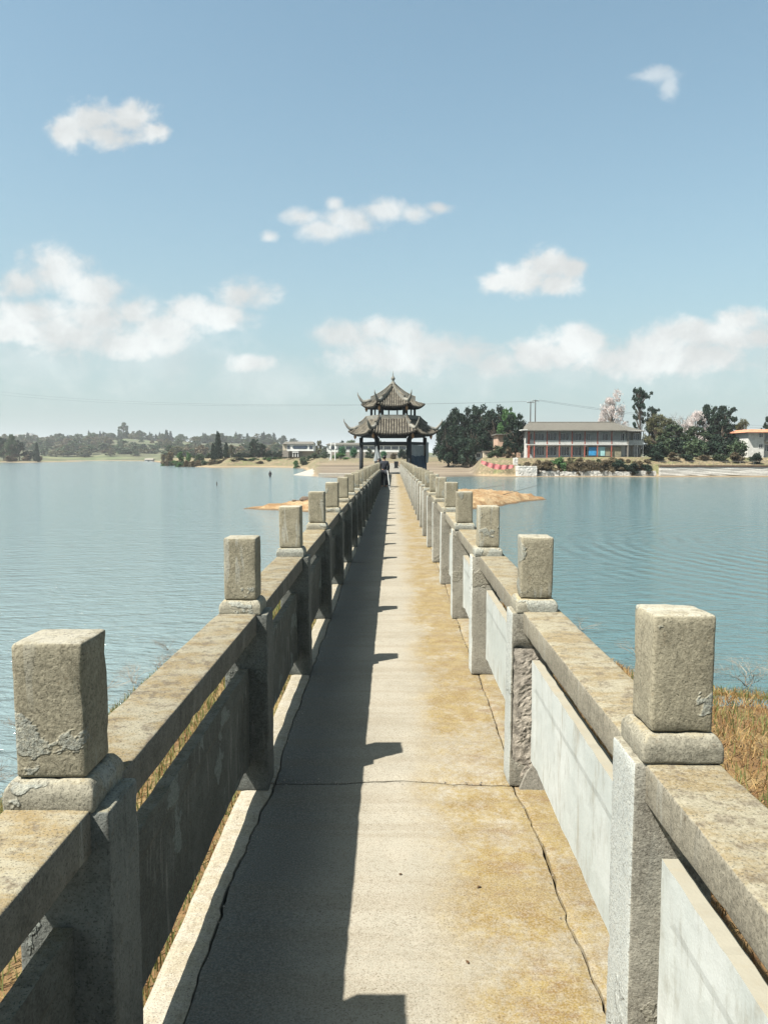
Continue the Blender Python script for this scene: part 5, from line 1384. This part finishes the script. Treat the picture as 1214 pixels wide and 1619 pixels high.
# hillside woods, each tree its own object
rsx = random.Random(11)
def far_tree(px, d, h, wd, sp, label, group, cat='tree'):
    x = (px - 622) / F * d; zb = gz(x, d) - .2; cm, tm = SP[sp][rsx.randrange(len(SP[sp]))]
    r = empty('conifer_tree' if sp == 'farB' else ('shrub' if sp == 'farC' else 'broadleaf_tree'), (x, d, zb), rsx.uniform(0, 6.28)); r.scale = (wd, wd, h); tag(r, label, cat, group)
    inst('crown', cm, r); inst('trunk', tm, r)
for i in range(190):
    px = rsx.uniform(-70, 470); d = rsx.uniform(1080, 1300); sp = rsx.choice(['farA', 'farA', 'farB', 'farD'])
    if 165 < px < 262: d = rsx.uniform(1180, 1300)
    far_tree(px, d, rsx.uniform(9, 17) * (1.15 if sp == 'farB' else 1), rsx.uniform(14, 26) * (.6 if sp == 'farB' else 1), sp, 'small hazy tree in the wood along the far hill ridge', 'trees along the far hill ridge')
for i in range(150):
    px = rsx.choice([rsx.uniform(-70, 170), rsx.uniform(262, 450)]); d = rsx.uniform(820, 1080) if px < 200 else rsx.uniform(560, 1000); sp = rsx.choice(['farA', 'farC', 'farD', 'farA'])
    far_tree(px, d, rsx.uniform(6, 13), rsx.uniform(12, 24), sp, 'hazy tree or bush on the lower slope of the far hill', 'trees on the lower slope of the far hill')
for i in range(60):
    px = rsx.uniform(60, 300); d = rsx.uniform(790, 930)
    far_tree(px, d, rsx.uniform(4, 9), rsx.uniform(12, 24), rsx.choice(['farA', 'farD', 'farA']), 'green bushy tree in the belt along the far left waterline', 'tree belt along the far left waterline')
for i in range(60):
    px = rsx.uniform(66, 262); d = rsx.uniform(820, 1150); sp = rsx.choice(['farC', 'farC', 'farA'])
    far_tree(px, d, rsx.uniform(2.5, 5.5), rsx.uniform(7, 16), sp, 'low hazy bush scattered over the green fields of the far hill', 'bushes over the fields of the far hill', 'shrub')
for i in range(34):
    px = rsx.uniform(470, 1230); d = rsx.uniform(480, 800)
    far_tree(px, d, rsx.uniform(8, 13), rsx.uniform(12, 20), 'farA', 'hazy tree far behind the pavilion and the shore buildings', 'trees far behind the pavilion')
x, zt = XZ(196, 667.5, 1150)
r = empty('lone_tree', (x, 1150, gz(x, 1150))); tag(r, 'lone tall round topped tree standing above the far hill ridge', 'tree'); hh = zt - gz(x, 1150); r.scale = (20, 20, hh)
inst('crown', SP['broad'][0][0], r); inst('trunk', SP['broad'][0][1], r)
# bare tree
def twig_tree(name, seed, depth, n0, ln, sprd, r0, mat, up=.6):
    rs = random.Random(seed); mb = MB()
    def grow(p, d, L, r, k):
        q = p + d * L * .5 + Vector((rs.uniform(-1, 1), rs.uniform(-1, 1), rs.uniform(-.5, .5))) * L * .08; e = p + d * L
        mb.tube([p, q, e], [r, r * .8, r * .6], 3 if k < depth else 5, False)
        if k:
            for _ in range(rs.choice((2, 3, 3))):
                nd = (d + Vector((rs.uniform(-1, 1), rs.uniform(-1, 1), rs.uniform(-.3, up))) * sprd).normalized(); grow(p + d * L * rs.uniform(.55, 1), nd, L * rs.uniform(.6, .8), r * .55, k - 1)
    for _ in range(n0): grow(Vector((rs.uniform(-.05, .05), rs.uniform(-.05, .05), 0)), Vector((rs.uniform(-.3, .3), rs.uniform(-.3, .3), 1)).normalized() if n0 == 1 else Vector((rs.uniform(-1, 1), rs.uniform(-1, 1), rs.uniform(.3, 1.2))).normalized(), ln, r0, depth)
    me = bpy.data.meshes.new(name); me.from_pydata([tuple(v) for v in mb.V], [], mb.F); me.materials.append(mat); return me
bt = twig_tree('bare_tree', 3, 6, 1, .30, .75, .022, L_bare)
x, zt = XZ(1073, 636, 200); zb = gz(x, 200); h = zt - zb
tag(inst('bare_tree', bt, None, (x, 200, zb), (0, 0, 1), (h, h, h * 1.0)), 'leafless pale tree standing behind the low blossom tree', 'tree')
tag(inst('bare_tree', bt, None, (XZ(833, 0, 186)[0], 186, gz(44, 186)), (0, 0, 2), (8, 8, 9)), 'thin straw coloured bare tree behind the left end of the tiled roof', 'tree')

# dry water-edge twigs on the near banks
tw = [twig_tree('dry_shrub', 20 + k, 4, 7, .30, .8, .006, L_twig, .3) for k in range(3)]
spots = [(5.3, 13.2, .85), (6.1, 12.9, .75), (6.9, 12.6, .9), (4.8, 14.6, .6), (7.8, 12.3, .7), (4.3, 17.2, .5), (-4.95, 10.2, .7), (-4.9, 8.4, .8), (-5.0, 6.9, .8), (-4.9, 12.6, .45), (-4.6, 15.2, .4), (-5.1, 5.6, .8), (-4.35, 11.2, .5), (-4.3, 13.6, .5), (-4.45, 9.3, .6), (-4.25, 14.5, .4), (5.9, 11.1, .5), (7.2, 10.9, .55), (-4.6, 10.6, .55), (-4.5, 12.9, .5), (-4.75, 8.0, .7)]
lab = ['tangle of pale bare twigs at the waterline just right of the near right post', 'spiky pale twigs in the water beside the orange bank', 'large pale twig tangle on the right edge above the orange bank', 'thin twigs left of the near right post', 'pale twig tangle beyond the right edge of the picture', 'small twigs at the far end of the right bank',
       'pale twigs seen left of the second left post', 'wispy twigs left of the nearest left post', 'wispy twigs low at the left edge', 'small twigs beside the left rail', 'small twigs at the far end of the left bank', 'pale stalks under the nearest left rail', 'twigs showing above the left rail just beyond the nearest post', 'twigs showing above the middle of the first left rail', 'low twigs in the water left of the nearest left post', 'faint twigs near the second left post', 'crooked white twigs on the brown bank right of the near right post', 'forked white twigs at the right edge of the brown bank', 'upright pale twigs over the water beside the second half of the first left rail', 'leaning pale twigs over the water near the second left post', 'tall pale twigs in the water at the left edge of the picture']
for k, (x, y, s) in enumerate(spots):
    tag(inst('dry_shrub', tw[k % 3], None, (x, y, .05), (0, 0, k * 1.3), (s * 1.6, s * 1.6, s * 1.1)), lab[k], 'dry shrub', 'dry twigs along the near banks')
# grass blades
def blades(name, pts, z, hmin, hmax, wd, mat, label, lean=.6):
    n = len(pts); a = rng.uniform(0, 2 * PI, n); h = rng.uniform(hmin, hmax, n); l = rng.uniform(0, lean, n) * h; b = rng.uniform(0, 2 * PI, n)
    base = np.stack([pts[:, 0], pts[:, 1], z - .01], 1); s = np.stack([np.cos(a), np.sin(a), 0 * a], 1) * wd
    mid = base + np.stack([np.cos(b) * l * .35, np.sin(b) * l * .35, h * .6], 1); tip = base + np.stack([np.cos(b) * l, np.sin(b) * l, h * np.maximum(.12, 1 - .45 * l / h)], 1)
    V = np.stack([base - s, base + s, mid + s * .7, mid - s * .7, tip], 1).reshape(-1, 3)
    k = np.arange(n) * 5; Fc = [f for q in k for f in ((q, q + 1, q + 2, q + 3), (q + 3, q + 2, q + 4))]
    o = mesh(name, V, Fc, mat); o['kind'] = 'stuff'; tag(o, label, 'grass'); return o
def scatter(n, x0, x1, y0, y1, hf, poly, f=lambda x, y: True, dens=.5, ns=1.4):
    P = np.stack([rng.uniform(x0, x1, n), rng.uniform(y0, y1, n)], 1); s = sdist(P[:, 0], P[:, 1], poly)
    dn = np.array([mnoise.noise(Vector((p[0] * ns, p[1] * ns, 3))) for p in P]); k = (s > .05) & (dn > rng.uniform(-1, 1, n) * .6 - dens + .25) & f(P[:, 0], P[:, 1])
    P = P[k]; return P, hf(P[:, 0], P[:, 1], s[k])
def b_h(X, Y, s): return np.where(s > 0, 1.15 * (1 - np.exp(-s / 1.1)), 0)
P, z = scatter(90000, 1.2, 12, 1, 19, b_h, BANK, lambda x, y: (x > 1.2)); blades('dry_grass', P, z, .04, .17, .005, L_grass, 'orange dry grass covering the bank right of the bridge', 2.2)
P, z = scatter(14000, 2.2, 8, 4, 11.2, b_h, BANK, lambda x, y: (y < 10.4), .2, .8); blades('green_grass', P, z, .05, .22, .005, L_grassg, 'yellow green grass on the bank right of the bridge near the camera')
P, z = scatter(42000, -5.2, -1.0, 1, 20, b_h, BANK); blades('green_grass', P, z, .05, .24, .005, L_grassg, 'yellow green grass on the bank left of the bridge')
P, z = scatter(14000, -5.2, -1.0, 1, 20, b_h, BANK); blades('dry_grass', P, z, .05, .26, .0045, L_grass, 'orange dry grass on the bank left of the bridge', .9)
P, z = scatter(3500, 4.2, 9.0, 10, 17, b_h, BANK, lambda x, y: (y > 9)); 
P, z = scatter(9000, -8, 14, 53, 76, lambda x, y, s: .6 * (1 - np.exp(-s / 1.6)), BAR, dens=.15); blades('dry_grass', P, z, .04, .22, .012, L_grass, 'dry straw grass on the orange sandbar')
# stones on the sandbar
M_stone = plain('dark_stone', (0.16, 0.12, 0.09), .9, .3, 6)
st = []
for k in range(3):
    V, Fc = rbox(.5, .4, .3, .09, (3, 3, 3), .05, k * 9, 3); st.append(me_of('stone', (V, Fc), M_stone, False))
slab = ['stone at the left of the row on the sandbar', 'stone']
for k in range(26):
    px = 447 + k * 2.2; y = 62 + rsx.uniform(-2.2, 3.0); x = (px - 622) / F * y; s_ = sdist(np.array([x]), np.array([y]), BAR)[0]
    if s_ < .1: continue
    tag(inst('stone', st[k % 3], None, (x, y, float(.55 * (1 - math.exp(-s_ / 1.6)))), (0, 0, k), (rsx.uniform(.6, 1.5),) * 3), 'dark stone lying among others on the sandbar left of the bridge', 'stone', 'stones on the left part of the sandbar')
# fishing rods on both tips of the sandbar
for (a, b, l) in (((9.4, 68, .5), (12.8, 66, 1.6), 'thin dark fishing rod leaning over the water from the right part of the sandbar'), ((6.6, 74.5, .6), (10.6, 72.6, 1.3), 'thin fishing rod held out over the water behind the right posts')):
    tag(MB().tube([a, b], [.03, .012], 4).build('fishing_rod', M_pole), l, 'fishing rod', 'fishing rods on the sandbar')
for (px, py, d, l) in ((556, 755, 143, 'small dark boulder in the water near the left pavilion column'), (549.5, 757, 138, 'small dark pointed boulder at the edge of the landing slab')):
    x, z = XZ(px, py, d); tag(inst('boulder', st[0], None, (x, d, -.1), (0, 0, 1), (2.2, 2.2, 2.6)), l, 'boulder')
x, z = XZ(342, 766, 105); tag(MB().tube([(x, 105, -.6), (x, 105, .5)], [.09, .07], 6).build('marker_stake', M_pole), 'thin dark stake standing alone in the open water on the left', 'stake')
# crumbled concrete lying along the cracks
cr = MB()
for k in range(420):
    y = rsx.uniform(1.6, 10) ; s_ = rsx.choice((-1, 1)); x = (eL(y) if s_ < 0 else eR(y)) + rsx.gauss(0, .02); q = rsx.uniform(.0015, .006)
    if rsx.random() < .12: y = jy(1, rsx.uniform(-.6, .6)) + rsx.gauss(0, .015); x = rsx.uniform(-.65, .65)
    z = dz(y) + .001; a = rsx.uniform(0, 6.28)
    cr.add([(x + q * math.cos(a + j * 1.57) * rsx.uniform(.7, 1.3), y + q * math.sin(a + j * 1.57) * rsx.uniform(.7, 1.3), z - .002) for j in range(4)] + [(x, y, z + q * .8)], [(0, 1, 4), (1, 2, 4), (2, 3, 4), (3, 0, 4)])
tag(cr.build('concrete_crumbs', M_rubble), 'loose crumbs of concrete along the cracks of the deck', 'rubble', kind='stuff')
# leaves and grit lying on the path
lf = me_of('fallen_leaf', ([(-.014, -.007, 0), (.0, -.010, .004), (.016, 0, .001), (.0, .009, .005), (-.015, .006, .002)], [(0, 1, 2, 3, 4)]), plain('brown_leaf', (0.10, 0.055, 0.025), .9, .2, 9), False)
for k, (px, py) in enumerate(((634, 1373), (739, 1508), (757, 1392))):
    dd = 1.85 * F / (py - 722) * .985 - .12; tag(inst('fallen_leaf', lf, None, ((px - 622) / F * (dd + .13), dd, dz(dd) + .004), (0, 0, k * 1.9), (.55 + .1 * (k % 3),) * 3), 'tiny brown leaf lying on the concrete path', 'leaf', 'fallen leaves on the path')

# ------------------------------------------------------------------ air
HAZE = True
if HAZE:
    hm = bpy.data.materials.new('haze'); hm.use_nodes = True; nt = hm.node_tree; nt.nodes.remove(nt.nodes['Principled BSDF'])
    pv = nt.nodes.new('ShaderNodeVolumePrincipled'); pv.inputs['Color'].default_value = (.92, .96, 1, 1); pv.inputs['Density'].default_value = .00015; pv.inputs['Anisotropy'].default_value = .2
    nt.links.new(pv.outputs[0], nt.nodes['Material Output'].inputs['Volume'])
    o = MB().box(-9500, 9500, -9500, 9500, -4.0, 95).build('haze', hm); o['kind'] = 'stuff'

# whole scene one notch darker: surface colours scaled down to suit the brighter exposure
AL = 0.51
for m_ in bpy.data.materials:
    if not m_.use_nodes or m_.name in ('haze', 'lake_water'): continue
    nt = m_.node_tree
    for nd in list(nt.nodes):
        if nd.type in ('BSDF_PRINCIPLED', 'BSDF_TRANSLUCENT'):
            sk = nd.inputs[0]; mx = nt.nodes.new('ShaderNodeMix'); mx.data_type = 'RGBA'; mx.blend_type = 'MULTIPLY'; mx.inputs[0].default_value = 1.0
            if sk.links: nt.links.new(sk.links[0].from_socket, mx.inputs[6])
            else: mx.inputs[6].default_value = sk.default_value
            mx.inputs[7].default_value = (AL, AL, AL, 1); nt.links.new(mx.outputs[2], sk)
